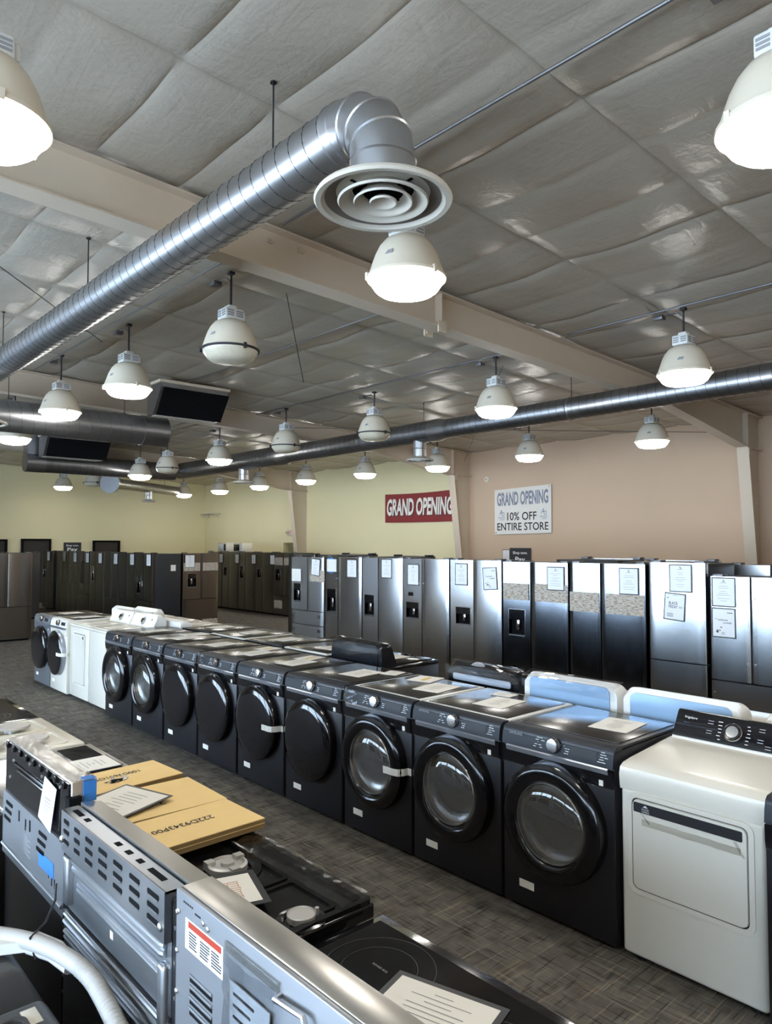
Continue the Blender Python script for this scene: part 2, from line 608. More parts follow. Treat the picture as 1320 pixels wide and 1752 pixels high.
for i in range(len(xs) - 1):
    for j in range(len(ys) - 1):
        g.bm.faces.new((V[i][j], V[i][j + 1], V[i + 1][j + 1], V[i + 1][j]))
struct('ceiling', g, 'ceiling', normals=False)

def ceil_at(x, y):
    return ceil_z(x) + 0.03 - sag(x, y, 0, 0)
HW = 4.9
g = G(); g.box(X1, X1 + .2, Y0 - .2, 12.0, 0, 4.3)
struct('wall_right', g, 'wall_peach')
# far bays of the right wall, with the doorway opening
g = G()
DY0, DY1, DZ = 19.35, 20.2, 1.99
g.box(X1, X1 + .2, 12.0, DY0, 0, 4.3); g.box(X1, X1 + .2, DY1, Y1 + .2, 0, 4.3); g.box(X1, X1 + .2, DY0, DY1, DZ, 4.3)
g.box(X1 + .2, X1 + 1.8, DY0 - .25, DY0 - .05, 0, DZ + .3); g.box(X1 + .2, X1 + 1.8, DY1 + .05, DY1 + .25, 0, DZ + .3)
g.box(X1 + 1.6, X1 + 1.8, DY0 - .05, DY1 + .05, 0, DZ + .3); g.box(X1 + .2, X1 + 1.8, DY0 - .25, DY1 + .25, DZ + .3, DZ + .4)
g.box(X1 + .2, X1 + 1.8, DY0 - .25, DY1 + .25, -.1, 0)
struct('wall_right', g, 'wall_yellow')
g = G(); g.box(X0 - .2, X1, Y1, Y1 + .2, 0, HW)
struct('wall_back', g, 'wall_yellow')
g = G(); g.box(X0 - .2, X1, Y0 - .2, Y0, 0, HW + .1)
struct('wall_front', g, 'wall_peach')
# shop-front wall: openings from y=-4 to 17 under a 3.3 m head
WIN = [(-4.2 + 3.5 * k, -4.2 + 3.5 * k + 3.2) for k in range(6)]
SILL, HEAD = 0.35, 3.15
g = G()
g.box(X0 - .2, X0, Y0, Y1, 0, SILL); g.box(X0 - .2, X0, Y0, Y1, HEAD, HW + .1)
edges = [Y0] + [v for a in WIN for v in a] + [Y1]
for a, b in zip(edges[::2], edges[1::2]):
    g.box(X0 - .2, X0, a, b, SILL, HEAD)
struct('wall_left', g, 'wall_peach')
for k, (a, b) in enumerate(WIN):
    g = G()
    for y0, y1 in ((a, a + .06), (b - .06, b), ((a + b) / 2 - .03, (a + b) / 2 + .03)):
        g.box(X0 - .13, X0 - .05, y0, y1, SILL, HEAD)
    for z0, z1 in ((SILL, SILL + .06), (HEAD - .06, HEAD), (2.35, 2.41)):
        g.box(X0 - .13, X0 - .05, a, b, z0, z1)
    wn = struct('window_%d' % (k + 1), g, 'alu')
    p = G(); p.box(X0 - .094, X0 - .086, a + .03, b - .03, SILL + .03, HEAD - .03)
    part('pane', p, 'sky_glass', wn)

# two dark doors in the back wall, framed, and the edge of a third
for k, (a, b, t) in enumerate(((7.0, 7.92, 2.12), (9.31, 10.25, 2.07), (5.6, 6.58, 2.10))):
    g = G()
    g.box(a, a + .06, Y1 - .10, Y1, 0, t); g.box(b - .06, b, Y1 - .10, Y1, 0, t); g.box(a + .06, b - .06, Y1 - .10, Y1, t - .06, t)
    d = struct('door_%d' % (k + 1), g, 'dark')
    p = G(); p.box(a + .06, b - .06, Y1 - .05, Y1, 0.01, t - .06)
    lf = part('door_leaf', p, 'door_dark', d)
    p = G(); p.box(b - .16, b - .10, Y1 - .09, Y1 - .05, .95, 1.1, bev=.008)
    part('door_handle', p, 'steel_rod', d)

# ------------------------------------------------------------ rigid frames
def frame(y, label_no, stiff):
    def zb(x):
        return 4.36 - .033 * x
    low = [(X0, zb(X0)), (3.0, zb(3.0)), (10.0, zb(10.0)), (12.94, 3.63), (13.42, 0.0)]
    top = [(X1 - .005, 0.0), (X1 - .005, ceil_z(X1) - .03), (X0, ceil_z(X0) - .03)]
    g = G()
    g.prism(low + top, y - .006, y + .006, 'y')
    T = .014
    def flange(p, q, wd=.10):
        d = Vector((q[0] - p[0], 0, q[1] - p[1])).normalized()
        n = Vector((-d.z, 0, d.x)) * T / 2
        P, Q = Vector((p[0], y, p[1])), Vector((q[0], y, q[1]))
        W = Vector((0, wd, 0))
        g.hexa([P - n - W, P + n - W, P + n + W, P - n + W, Q - n - W, Q + n - W, Q + n + W, Q - n + W])
    for a, b in zip(low, low[1:]):
        flange(a, b)
    flange((X0, ceil_z(X0) - .035), (X1 - .01, ceil_z(X1) - .035))
    # stiffeners: knee plates, splice plates with bolts
    g.box(12.93, 12.945, y - .1, y + .1, 3.63, ceil_z(12.94) - .04)
    g.box(12.9, X1 - .01, y - .1, y + .1, 3.615, 3.63)
    for sx in stiff:
        g.box(sx - .007, sx + .007, y - .1, y + .1, zb(sx) + .005, ceil_z(sx) - .04)
        for s in (-1, 1):
            g.box(sx - .06, sx + .06, y + s * .1 - .008, y + s * .1 + .008, zb(sx) - .07, zb(sx) + .05)
    for s in (-1, 1):
        g.box(12.97, 13.05, y + s * .075 - .03, y + s * .075 + .03, 3.50, 3.64)
    b = struct('beam', g, 'frame_paint')
    g = G()
    for sx in stiff + [12.99]:
        for s in (-1, 1):
            z = (zb(sx) - .035) if sx < 12.9 else 3.57
            for dx in (-.028, .028):
                g.cyl((sx + dx, y + s * .1 - .02 * s, z), (sx + dx, y + s * .115, z), .014, 6)
    part('bolt', g, 'frame_paint', b)
    return b
b1 = frame(5.15, 1, [5.32])
frame(12.0, 2, [5.4])
frame(18.9, 3, [5.4])
frame(-1.7, 4, [5.4])
# two small mounting brackets on the near beam's web
g = G()
for x in (3.30, 3.62):
    g.box(x - .03, x + .03, 5.115, 5.145, 4.50, 4.54); g.cyl((x, 5.10, 4.52), (x, 5.12, 4.52), .012, 8)
part('bracket', g, 'frame_paint', b1)

# ------------------------------------------------------------ conduit and bracing
def conduit(pts, label, r=.011):
    g = G(); g.tube(pts, r, 8)
    o = part('conduit', g, 'steel_rod')
    return tag(o, label, 'conduit', None)
def run(x, y0, y1, dz=.10):
    return [(x, y0, ceil_z(x) - dz), (x, y1, ceil_z(x) - dz)]
conduit(run(3.28, -3.0, 4.9, .07), 'long steel conduit over the near duct elbow at the top of the picture')
conduit(run(3.28, 5.35, 11.6, .09), 'steel conduit feeding the lamps beside the large near spiral duct')
conduit(run(7.1, -1.4, 4.75, .12), 'steel conduit above the lit lamp at right in front of the near beam')
conduit(run(7.25, 5.4, 11.7, .10), 'steel conduit over the middle row of lamps behind the near beam')
conduit(run(7.0, 12.3, 18.5, .10), 'dark conduit run over middle lamps past the second beam')
conduit(run(6.75, 12.3, 18.5, .10) + [(6.75, 18.5, ceil_z(6) - .28)], 'dark conduit with a short drop beyond the second beam')
conduit(run(11.1, 5.4, 11.7, .10), 'steel conduit over the lamp row nearest the peach wall')
conduit(run(5.2, 5.4, 10.4, .09), 'steel conduit on the ceiling between the unlit lamp and the hood')
def wire(a, b, label, r=.005):
    g = G(); g.tube([a, b], r, 6)
    return tag(part('brace_cable', g, 'dark_rod'), label, 'cable')
wire((4.26, 6.3, ceil_at(4.26, 6.3) - .012), (4.95, 6.95, 3.86), 'thin dark cable hanging loose from the ceiling behind the near beam')
wire((.2, 5.3, 4.42), (3.2, 8.6, 4.36), 'thin bracing cable crossing the ceiling left of the large duct')
wire((7.6, 6.1, 4.34), (13.3, 11.9, 3.98), 'thin bracing cable behind the long duct before the peach wall')
wire((13.3, 5.4, 3.95), (8.2, 11.8, 4.25), 'thin bracing cable rising from the knee of the near frame')

# ------------------------------------------------------------ high-bay lamps
def lamp_proto(lit, rod):
    """origin at the rim centre"""
    o = thing('high_bay_lamp', 'tmp', 'lamp', (0, 0, 0), 0, 'high bay lamps over the sales floor')
    g = G()
    g.lathe([(.272, 0), (.276, .012), (.268, .03), (.262, .045), (.245, .10), (.222, .165), (.192, .225), (.155, .27), (.105, .295), (.0, .298)], n=40)
    part('reflector', g, 'lamp_shell', o)
    g = G(); g.lathe([(.268, -.006), (.281, -.006), (.281, .014), (.268, .014)], n=40)
    for a in (.5, 2.6, 4.7):
        g.box(.28 * math.cos(a) - .012, .28 * math.cos(a) + .012, .28 * math.sin(a) - .012, .28 * math.sin(a) + .012, -.025, .028)
    part('rim', g, 'lamp_shell' if lit else 'dark_rod', o)
    g = G(); g.lathe([(.266, .0), (.262, -.02), (.225, -.075), (.195, -.098), (.12, -.112), (0, -.116)], n=32)
    part('lens', g, 'lens_on' if lit else 'lens_off', o)
    g = G()
    g.box(-.10, .10, -.085, .085, .30, .405, bev=.012)
    g.box(.02, .13, -.06, .06, .31, .395, bev=.01)
    g.box(-.045, .045, -.045, .045, .405, .445, bev=.01)
    h = part('ballast_housing', g, 'lamp_box', o)
    g = G()
    for s in (-1, 1):
        for k in range(3):
            g.box(-.104, -.099, s * .042 - .03, s * .042 + .03, .325 + .022 * k, .338 + .022 * k)
            g.box(s * .05 - .035, s * .05 + .035, -.089, -.084, .325 + .022 * k, .338 + .022 * k)
    sub('louvre', g, 'print', h)
    g = G(); g.cyl((0, 0, .44), (0, 0, rod), .012, 8); g.box(-.03, .03, -.03, .03, rod - .03, rod, bev=.006)
    part('stem', g, 'dark_rod', o)
    g = G()
    g.tube([(0, 0, rod - .10), (-.02, .05, rod - .05), (-.03, .14, rod - .045), (-.03, .22, rod - .055)], .008, 6)
    g.box(-.075, .015, .20, .30, rod - .085, rod - .038, bev=.006)
    part('junction_box', g, 'steel_rod', o)
    g = G()
    g.face([(-.23 + .0, -.10, .105), (-.24, -.04, .105), (-.228, -.04, .135), (-.218, -.10, .135)])
    part('rating_label', g, 'print', o)
    return o

LAMPS = [  # x, y, rim z, lit, label
    (3.49, 3.66, 3.83, 1, 'lit lamp just behind the large round diffuser'),
    (7.42, 3.53, 3.75, 1, 'large lit lamp at right above the long duct, in front of the near beam'),
    (3.54, 6.19, 3.83, 0, 'unlit lamp nearest the camera, under the near beam beside the large duct'),
    (3.48, 8.5, 3.83, 1, 'lit lamp in front of the nearer return hood, left of the unlit lamp'),
    (3.40, 10.67, 3.83, 1, 'lit lamp hanging in front of the larger trunk duct at left'),
    (7.50, 6.14, 3.75, 1, 'lit lamp in front of the long duct, just behind the near beam'),
    (7.73, 8.87, 3.75, 0, 'unlit lamp touching the long duct line, left of a lit lamp'),
    (7.53, 11.12, 3.75, 0, 'unlit lamp in front of the second beam, left of another unlit lamp'),
    (7.68, 13.85, 3.75, 1, 'lit lamp against the far end of the long duct, behind the second beam'),
    (7.66, 16.31, 3.75, 0, 'small unlit lamp in front of the joint of far trunk and long duct'),
    (7.42, 17.30, 3.64, 1, 'small lit lamp in front of the far trunk duct'),
    (7.69, 23.73, 3.75, 1, 'tiny lit lamp under the left end of the far trunk duct'),
    (7.82, 21.5, 3.74, 0, 'tiny unlit lamp beside the round end of the farthest duct'),
    (11.61, 23.4, 3.67, 1, 'farthest lit lamp over the back corner, lowest in the picture'),
    (11.69, 21.03, 3.67, 1, 'far lit lamp half behind a small diffuser near the back corner'),
    (11.62, 18.53, 3.67, 1, 'lit lamp just right of the small far diffuser, before the yellow wall'),
    (11.49, 16.0, 3.67, 1, 'lit lamp in front of the yellow wall beside its tapered column'),
    (11.5, 13.54, 3.67, 1, 'lit lamp upper left of the red banner, below the long duct'),
    (11.63, 11.2, 3.67, 1, 'lit lamp right beside the diffuser over the red banner'),
    (11.49, 8.59, 3.67, 1, 'lit lamp above right of the white banner'),
    (11.38, 5.99, 3.67, 1, 'lit lamp nearest the right column, below the long duct'),
    (3.66, 13.91, 3.83, 1, 'lit lamp cut by the left edge under the larger trunk duct'),
    (0.80, 3.62, 3.88, 1, 'large lit lamp cut by the left edge of the picture'),
    (3.43, 1.16, 3.83, 1, 'large lit lamp cut by the right edge at the top'),
]
for x, y, z, lit, lab in LAMPS:
    o = lamp_proto(lit, ceil_at(x, y) - z - .012)
    o.location = (x, y, z)
    o['label'] = lab

# the same grid goes on behind the photographer
for x, y, lab in ((-.6, 1.2, 'lit lamp nearest behind the photographer, over the dishwashers'), (-.6, -1.3, 'lit lamp behind the photographer on the shop window side'),
                  (3.5, -1.4, 'lit lamp behind the photographer, first row, over the aisle'), (7.5, 0.95, 'lit lamp beyond the right edge, before the near frame')):
    z = 3.91 - .02 * x
    o = lamp_proto(1, ceil_at(x, y) - z - .012)
    o.location = (x, y, z)
    o['label'] = lab

# ------------------------------------------------------------ ducts
def duct_run(g, gs, a, b, r, pitch, n=36):
    """smooth tube plus a raised helical lock seam"""
    g.tube([a, b], r, n)
    a, b = Vector(a), Vector(b)
    d = (b - a)
    L = d.length
    d.normalize()
    u = d.orthogonal().normalized()
    v = d.cross(u)
    turns = int(L / pitch)
    m = 20
    pts = []
    for i in range(turns * m + 1):
        t = 2 * PI * i / m
        pts.append(a + d * (pitch * i / m) + (u * math.cos(t) + v * math.sin(t)) * r)
    if len(pts) > 2:
        prev = None
        for i, p in enumerate(pts):
            t = 2 * PI * i / m
            nrm = u * math.cos(t) + v * math.sin(t)
            q = [gs.bm.verts.new(p - d * .0045 - nrm * .002), gs.bm.verts.new(p + nrm * .0035), gs.bm.verts.new(p + d * .0045 - nrm * .002)]
            if prev:
                for k in range(2):
                    gs.bm.faces.new((prev[k], prev[k + 1], q[k + 1], q[k]))
            prev = q

def diffuser(parent, c, R, neck_top, neck_r, world=True):
    x, y, z = c
    g = G()
    g.lathe([(neck_r, neck_top - z), (neck_r, .05)], (x, y, z), n=36)
    for h in (.06, (neck_top - z) * .55, (neck_top - z) - .02):
        g.lathe([(neck_r, h - .006), (neck_r + .006, h), (neck_r, h + .006)], (x, y, z), n=36)
    part('drop_collar', g, 'galv', parent, world)
    g = G()
    def cone(r0, z0, r1, z1, th=.006):
        g.lathe([(r0, z0), (r1, z1), (r1 - .012, z1 - .002), (r1 - .020, z1 + .008), (r0 - th, z0 + .004)], (x, y, z), n=44)
    g.lathe([(neck_r + .012, .055), (neck_r + .012, .03), (R * .80, .035), (R * .97, .012), (R, -.004), (R * .975, -.016), (R * .90, -.014), (R * .845, .004), (R * .83, .014)], (x, y, z), n=48)
    d = part('diffuser', g, 'diffuser', parent, world)
    g = G(); g.lathe([(R * .845, .003), (R * .74, .028), (neck_r * 1.05, .05)], (x, y, z), n=48)
    sub('throat', g, 'cone_grey', d, base=parent.location)
    g = G()
    for f in (.66, .43):
        g.lathe([(R * f * .72, .04), (R * f * .90, .005), (R * f, -.008), (R * f * .97, -.018), (R * f * .86, -.008), (R * f * .68, .035)], (x, y, z), n=40)
    g.lathe([(0, .02), (R * .12, .012), (R * .20, -.008), (R * .185, -.018), (R * .13, -.004), (0, .006)], (x, y, z), n=32)
    sub('cone', g, 'diffuser', d, base=parent.location)
    g = G(); g.lathe([(0, .049), (neck_r * .99, .049)], (x, y, z), n=32)
    for s in ((1, 0), (0, 1)):
        g.box(x - (R * .6 if s[0] else .008), x + (R * .6 if s[0] else .008), y - (R * .6 if s[1] else .008), y + (R * .6 if s[1] else .008), z + .028, z + .034)
    sub('damper', g, 'dark', d, base=parent.location)
    return d

def hangers(parent, spots, r=.006):
    for x, y, z in spots:
        g = G(); g.cyl((x, y, z), (x, y, ceil_at(x, y) - .008), r, 6)
        g.lathe([(.02, 0), (.02, .008), (0, .01)], (x, y, ceil_at(x, y) - .014), n=8)
        part('hanger_rod', g, 'dark_rod', parent, True)

# large near duct
DX, DZc, R1 = 2.30, 4.075, .154
t = thing('spiral_duct', 'large near spiral duct ending in an elbow and a round diffuser', 'duct', (DX, 2.8, DZc))
g, gs = G(), G()
duct_run(g, gs, (DX, 2.835, DZc), (DX, 10.05, DZc), R1, .127)
part('duct_run', g, 'galv', t, True)
part('lock_seam', gs, 'seam', t, True, normals=False)
# gored elbow: turns from -y to down, with a slight swing towards +x
g = G()
E0 = Vector((DX, 2.835, DZc))
cx = Vector((DX, 2.835, DZc - .26))
ring_pts = []
for k in range(5):
    a = math.radians(22.5 * k)
    ring_pts.append(cx + Vector((0, -.26 * math.sin(a), .26 * math.cos(a))))
# five straight gores, each a little proud of the last
pts = [ring_pts[0] + Vector((0, .02, 0))] + ring_pts[:]
g.tube([ring_pts[0] + Vector((0, .05, 0))] + ring_pts + [Vector((DX, 2.575, DZc - .36))], [R1 + .004] * 7, 40, caps=False)
el = part('elbow', g, 'galv', t, True)
g = G()
for k in range(5):
    a = math.radians(22.5 * k)
    d = Vector((0, -math.cos(a), -math.sin(a)))
    g.lathe([(R1 + .002, -.008), (R1 + .010, 0), (R1 + .002, .008)], ring_pts[k], d, 40)
g.lathe([(R1, -.012), (R1 + .012, 0), (R1, .012)], E0 + Vector((0, .06, 0)), (0, 1, 0), 40)
sub('gore_seam', g, 'galv', el, base=t.location)
diffuser(t, (DX, 2.575, 3.63), .337, DZc - .34, R1 - .002)
hangers(t, [(DX, 3.55, DZc + R1), (DX, 6.55, DZc + R1), (DX, 9.3, DZc + R1)])
# its far end turns down to a second diffuser
g = G(); g.tube([(DX, 10.05, DZc), (DX, 10.15, DZc - .02), (DX, 10.21, DZc - .10), (DX, 10.23, DZc - .22)], R1 * .78, 28)
part('elbow', g, 'galv', t, True)
diffuser(t, (DX, 10.23, 3.50), .30, DZc - .2, R1 * .70)

# long duct under the frames towards the right
LX, LZ = 8.9, 3.90
t = thing('spiral_duct', 'long spiral duct crossing the whole picture in front of the far wall', 'duct', (LX, 9.0, LZ))
g, gs = G(), G()
for a, b, r in ((-1.0, 8.55, .160), (8.55, 13.2, .185), (13.2, 18.05, .215)):
    duct_run(g, gs, (LX, a, LZ), (LX, b, LZ), r, .127 if r < .17 else .15)
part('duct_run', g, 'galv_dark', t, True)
part('lock_seam', gs, 'seam', t, True, normals=False)
for y, r0, r1 in ((8.55, .160, .185), (13.2, .185, .215)):
    g = G(); g.lathe([(r0 + .003, -.25), (r0 + .006, -.16), (r1 + .006, -.04), (r1 + .006, .12), (r1, .12)], (LX, y, LZ), (0, 1, 0), 36)
    part('reducer', g, 'galv', t, True)
g = G(); g.lathe([(.162, -.02), (.170, 0), (.162, .02)], (LX, 5.9, LZ), (0, 1, 0), 36)
part('joint_band', g, 'galv', t, True)
diffuser(t, (LX, 9.0, 3.42), .24, LZ - .12, .115)
diffuser(t, (LX, 14.9, 3.40), .24, LZ - .16, .115)
hangers(t, [(LX, 1.2, LZ + .16), (LX, 5.9, LZ + .16), (LX, 8.9, LZ + .18), (LX, 13.4, LZ + .2), (LX, 16.0, LZ + .2)], .005)

# trunks and hoods under the roof units
def trunk(label, y, z, r, xa, xb, elbow):
    t = thing('trunk_duct', label, 'duct', (xb, y, z))
    g, gs = G(), G()
    duct_run(g, gs, (xa, y, z), (xb - .42, y, z), r, .16)
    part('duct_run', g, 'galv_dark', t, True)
    part('lock_seam', gs, 'seam', t, True, normals=False)
    g = G()
    g.tube([(xb - .42, y, z), (xb, y, z)], r + .008, 36)
    part('end_cap', g, 'galv_dark', t, True)
    return t
tk = trunk('larger trunk duct at left under the nearer return hood', 11.36, 3.80, .235, .4, 5.28, False)
hangers(tk, [(2.9, 11.36, 4.03), (4.6, 11.36, 4.03)], .005)
t = thing('trunk_duct', 'far trunk duct joining the long duct beyond the second beam', 'duct', (5.0, 18.0, 3.83))
g, gs = G(), G()
duct_run(g, gs, (5.3, 18.05, 3.86), (8.66, 18.05, 3.86), .225, .16)
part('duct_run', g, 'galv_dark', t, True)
part('lock_seam', gs, 'seam', t, True, normals=False)
g = G(); g.tube([(4.98, 18.05, 3.86), (5.4, 18.05, 3.86)], .232, 36); g.box(4.99, 5.32, 17.9, 18.2, 4.0, 4.5)
part('end_cap', g, 'galv', t, True)
hangers(t, [(6.6, 18.05, 4.08), (8.3, 18.05, 4.08)], .005)

def hood(label, x0, x1, y, ztop, d):
    """box under the roof with a sloped grille on its camera side"""
    t = thing('return_air_hood', label, 'duct', ((x0 + x1) / 2, y, ztop))
    g = G()
    g.prism([(y, ztop), (y, ztop - .10), (y + .28, ztop - .50), (y + d, ztop - .50), (y + d, ztop)], x0, x1, 'x')
    part('box', g, 'galv_dark', t, True)
    g = G(); g.prism([(y - .012, ztop - .11), (y + .268, ztop - .505), (y + .28, ztop - .50), (y, ztop - .10)], x0 + .05, x1 + .02, 'x')
    for k in range(9):
        f = (k + .5) / 9
        g.box(x0 + .07, x1 - .02, y - .016 + .28 * f, y - .004 + .28 * f, ztop - .115 - .395 * f, ztop - .108 - .395 * f)
    part('grille', g, 'dark', t, True)
    g = G(); g.box(x0 - .03, x1 + .03, y - .03, y + d, ztop - .035, ztop + .01)
    part('flange', g, 'lamp_shell', t, True)
    g = G(); g.box(x0 + .06, x1 - .06, y + .32, y + d - .04, ztop - .512, ztop - .50)
    part('bottom_panel', g, 'diffuser', t, True)
    return t
hood('nearer return hood with a dark sloped grille beside the unlit lamp', 4.86, 6.02, 10.60, 4.50, .50)
hood('farther return hood with a dark grille above the far trunk', 5.2, 6.6, 17.15, 4.46, .62)
# farthest duct by the back wall with its open round end
t = thing('spiral_duct', 'farthest small duct by the back wall with a round end', 'duct', (8.2, 21.6, 3.78))
g, gs = G(), G()
duct_run(g, gs, (8.05, 20.7, 3.70), (11.3, 23.3, 3.76), .15, .15)
part('duct_run', g, 'galv', t, True)
part('lock_seam', gs, 'seam', t, True, normals=False)
g = G(); g.lathe([(0, 0), (.30, 0), (.30, .06), (.16, .10)], (7.95, 20.62, 3.70), (.78, .62, 0), 28)
part('end_cap', g, 'galv', t, True)
diffuser(t, (9.75, 22.06, 3.30), .22, 3.62, .10)
hangers(t, [(9.0, 21.46, 3.86), (10.6, 22.74, 3.88)], .005)

# ============================================================ laundry machines (front faces local -x, viewer's left is +y)
def marks(g, x, y0, y1, z0, z1, n, seed, mi=0, tilt=0.0):
    r = random.Random(seed)
    for i in range(n):
        y = y0 + (y1 - y0) * r.random()
        z = z0 + (z1 - z0) * (i % 5 + .5) / 5
        wd = .008 + .016 * r.random()
        g.box(x + tilt * (z - z0) - .0006, x + tilt * (z - z0), y, y + wd, z - .0016, z + .0016)

def front_loader(label, loc, door='ring', skin='black', logo=False, tape=0, sheet_film=False, rz=0.0, top='glass', group='front load machines in the near row', w=.69, light_top=False, gap=0.003):
    t = thing('front_load_washer', label, 'washing machine', loc, rz, group)
    hw = w / 2 - gap
    body = {'black': 'black_satin', 'silver': 'silver_body', 'white': 'white'}[skin]
    cons = {'black': 'console', 'silver': 'console_silver', 'white': 'white_plastic'}[skin]
    d = .71
    g = G()
    g.box(0, d, -hw, hw, .025, .952, bev=.012)
    part('body', g, body, t)
    # glossy upper fascia with the dispenser drawer
    g = G()
    g.prism([(-.004, .772), (-.010, .80), (-.012, .862), (.02, .862), (.02, .772)], -hw + .004, hw - .004, 'y')
    part('upper_fascia', g, 'black_gloss' if skin == 'black' else body, t)
    g = G()
    g.prism([(-.0135, .838), (-.020, .862), (-.006, .872), (.0, .838)], -hw + .03, hw - .035, 'y')
    part('drawer_lip', g, 'console_silver', t)
    # console panel, leaning back
    g = G()
    g.prism([(-.012, .868), (-.006, .92), (.006, .953), (.024, .966), (.075, .968), (.075, .868)], -hw + .003, hw - .003, 'y')
    c = part('console', g, cons, t)
    g = G()
    g.lathe([(.034, 0), (.034, .018), (.031, .024), (0, .025)], (-.010, .0, .918), (-1, 0, .12), 28)
    part('knob', g, 'chrome', t)
    g = G(); g.lathe([(.040, 0), (.040, .006), (.034, .008)], (-.0085, 0, .918), (-1, 0, .12), 28)
    part('knob_ring', g, 'black_satin', t)
    g = G(); g.hexa([(-.0115, -.25, .893), (-.0115, -.10, .893), (-.004, -.10, .893), (-.004, -.25, .893), (-.0045, -.25, .935), (-.0045, -.10, .935), (.004, -.10, .935), (.004, -.25, .935)])
    part('display', g, 'rubber', t)
    g = G()
    marks(g, -.0105, .06, .115, .885, .945, 10, 3, tilt=.12)
    marks(g, -.0105, -.095, -.055, .885, .945, 10, 4, tilt=.12)
    marks(g, -.0105, -.31, -.265, .885, .945, 9, 6, tilt=.12)
    part('panel_marking', g, 'paper_cool' if skin != 'white' else 'print', t)
    if logo:
        g = G(); add_text(g, 'SAMSUNG', (-.0105, .245, .935), RX, (.12, 0, 1), .085, .015)
        part('lettering', g, 'print', t)
    # top
    g = G()
    g.box(.05, d, -hw + .004, hw - .004, .952, .966, bev=.004)
    tp = part('top_rim', g, 'white_plastic' if (light_top or skin == 'white') else ('console_silver' if skin == 'silver' else 'black_satin'), t)
    g = G()
    g.box(.10, d - .03, -hw + .035, hw - .035, .966, .9705, bev=.002)
    part('top_panel', g, 'top_glass' if skin != 'silver' else 'top_glass', t)
    # door
    zc = .53
    g = G()
    if door == 'ring':
        g.lathe([(.300, .0), (.303, .03), (.296, .058), (.275, .075), (.245, .080), (.215, .070), (.203, .055), (.198, .03)], (0, 0, zc), (-1, 0, 0), 56)
        part('door', g, 'black_door', t)
        g = G()
        g.lathe([(.201, .045), (.190, .020), (.165, .006), (.13, .002), (0, .001)], (0, 0, zc), (-1, 0, 0), 48)
        part('drum_bowl', g, 'drum', t)
        g = G()
        g.lathe([(.200, .052), (.185, .066), (.12, .082), (0, .088)], (0, 0, zc), (-1, 0, 0), 48)
        part('door_glass', g, 'glass', t)
        g = G()
        g.lathe([(.2025, .060), (.199, .064), (.196, .056)], (0, 0, zc), (-1, 0, 0), 56)
        part('glass_trim', g, 'chrome' if skin != 'black' else 'drum', t)
    else:
        g.lathe([(.290, .0), (.294, .03), (.292, .052), (.287, .060)], (0, 0, zc), (-1, 0, 0), 56)
        part('door', g, 'black_door' if skin != 'white' else 'console_silver', t)
        g = G()
        g.lathe([(.287, .060), (.280, .066), (.22, .075), (.12, .081), (0, .083)], (0, 0, zc), (-1, 0, 0), 56)
        part('door_glass', g, 'black_gloss', t)
    # door seam and stickers
    g = G()
    for y0, y1 in ((-hw + .004, -.215), (.215, hw - .004)):
        g.box(-.006, .0, y0, y1, .768, .7715)
    part('seam_trim', g, 'chrome' if skin == 'black' else 'print', t)
    g = G(); g.box(-.0115, -.009, -.285, -.262, .778, .806)
    part('energy_sticker', g, 'paper', t)
    g = G(); g.box(-.0015, .001, .14, .235, .125, .165)
    part('rating_label', g, 'paper', t)
    if tape:
        g = G()
        pl = [(-.165, -.087), (-.20, -.083), (-.245, -.084), (-.285, -.072), (-.306, -.035), (-.308, -.004), (-.338, -.003)]
        zz = .53 if tape > 0 else .45
        for (a, xa), (b, xb) in zip(pl, pl[1:]):
            g.face([(xa - .002, a, zz - .022), (xb - .002, b, zz - .022), (xb - .002, b, zz + .022), (xa - .002, a, zz + .022)])
        part('tape', g, 'tape_white', t)
    if sheet_film:
        g = G()
        n = 7
        r = random.Random(3)
        P = [[(-.016 - .008 * r.random(), .33 - .15 * i / n, .862 + .11 * j / n + .004 * r.random()) for j in range(n + 1)] for i in range(n + 1)]
        for i in range(n):
            for j in range(n):
                g.face([P[i][j], P[i + 1][j], P[i + 1][j + 1], P[i][j + 1]])
        part('film', g, 'film', t, smooth=False)
    for sx in (.06, d - .06):
        for sy in (-1, 1):
            g = G(); g.cyl((sx, sy * (hw - .06), 0), (sx, sy * (hw - .06), .03), .024, 10)
            part('foot', g, 'rubber', t)
    return t

def console_shape(g, hw, zb, zt, xf, xt, xb, r=.06, taper=.0, n=6):
    """bulged control console: rounded outline in y-z, front leaning back"""
    def outline(h, z1, rr):
        pts = [(-h, zb)]
        for k in range(n + 1):
            a = PI - PI / 2 * k / n
            pts.append((-h + rr + rr * math.cos(a), z1 - rr + rr * math.sin(a)))
        for k in range(n + 1):
            a = PI / 2 - PI / 2 * k / n
            pts.append((h - rr + rr * math.cos(a), z1 - rr + rr * math.sin(a)))
        pts.append((h, zb))
        return pts
    of = outline(hw, zt, r)
    fr = [g.bm.verts.new((xf + (xt - xf) * (z - zb) / (zt - zb), y, z)) for y, z in of]
    tp = [g.bm.verts.new((xt + (xb - xt) * .55 if z > zb else xb, y, z + (.008 if z > zb + .02 else 0))) for y, z in of]
    bk = [g.bm.verts.new((xb, y, zb + (z - zb) * .86)) for y, z in of]
    L = [fr, tp, bk]
    m = len(of)
    for a, b in zip(L, L[1:]):
        for i in range(m):
            g.bm.faces.new((a[i], a[(i + 1) % m], b[(i + 1) % m], b[i]))
    g.bm.faces.new(fr[::-1])
    g.bm.faces.new(bk)

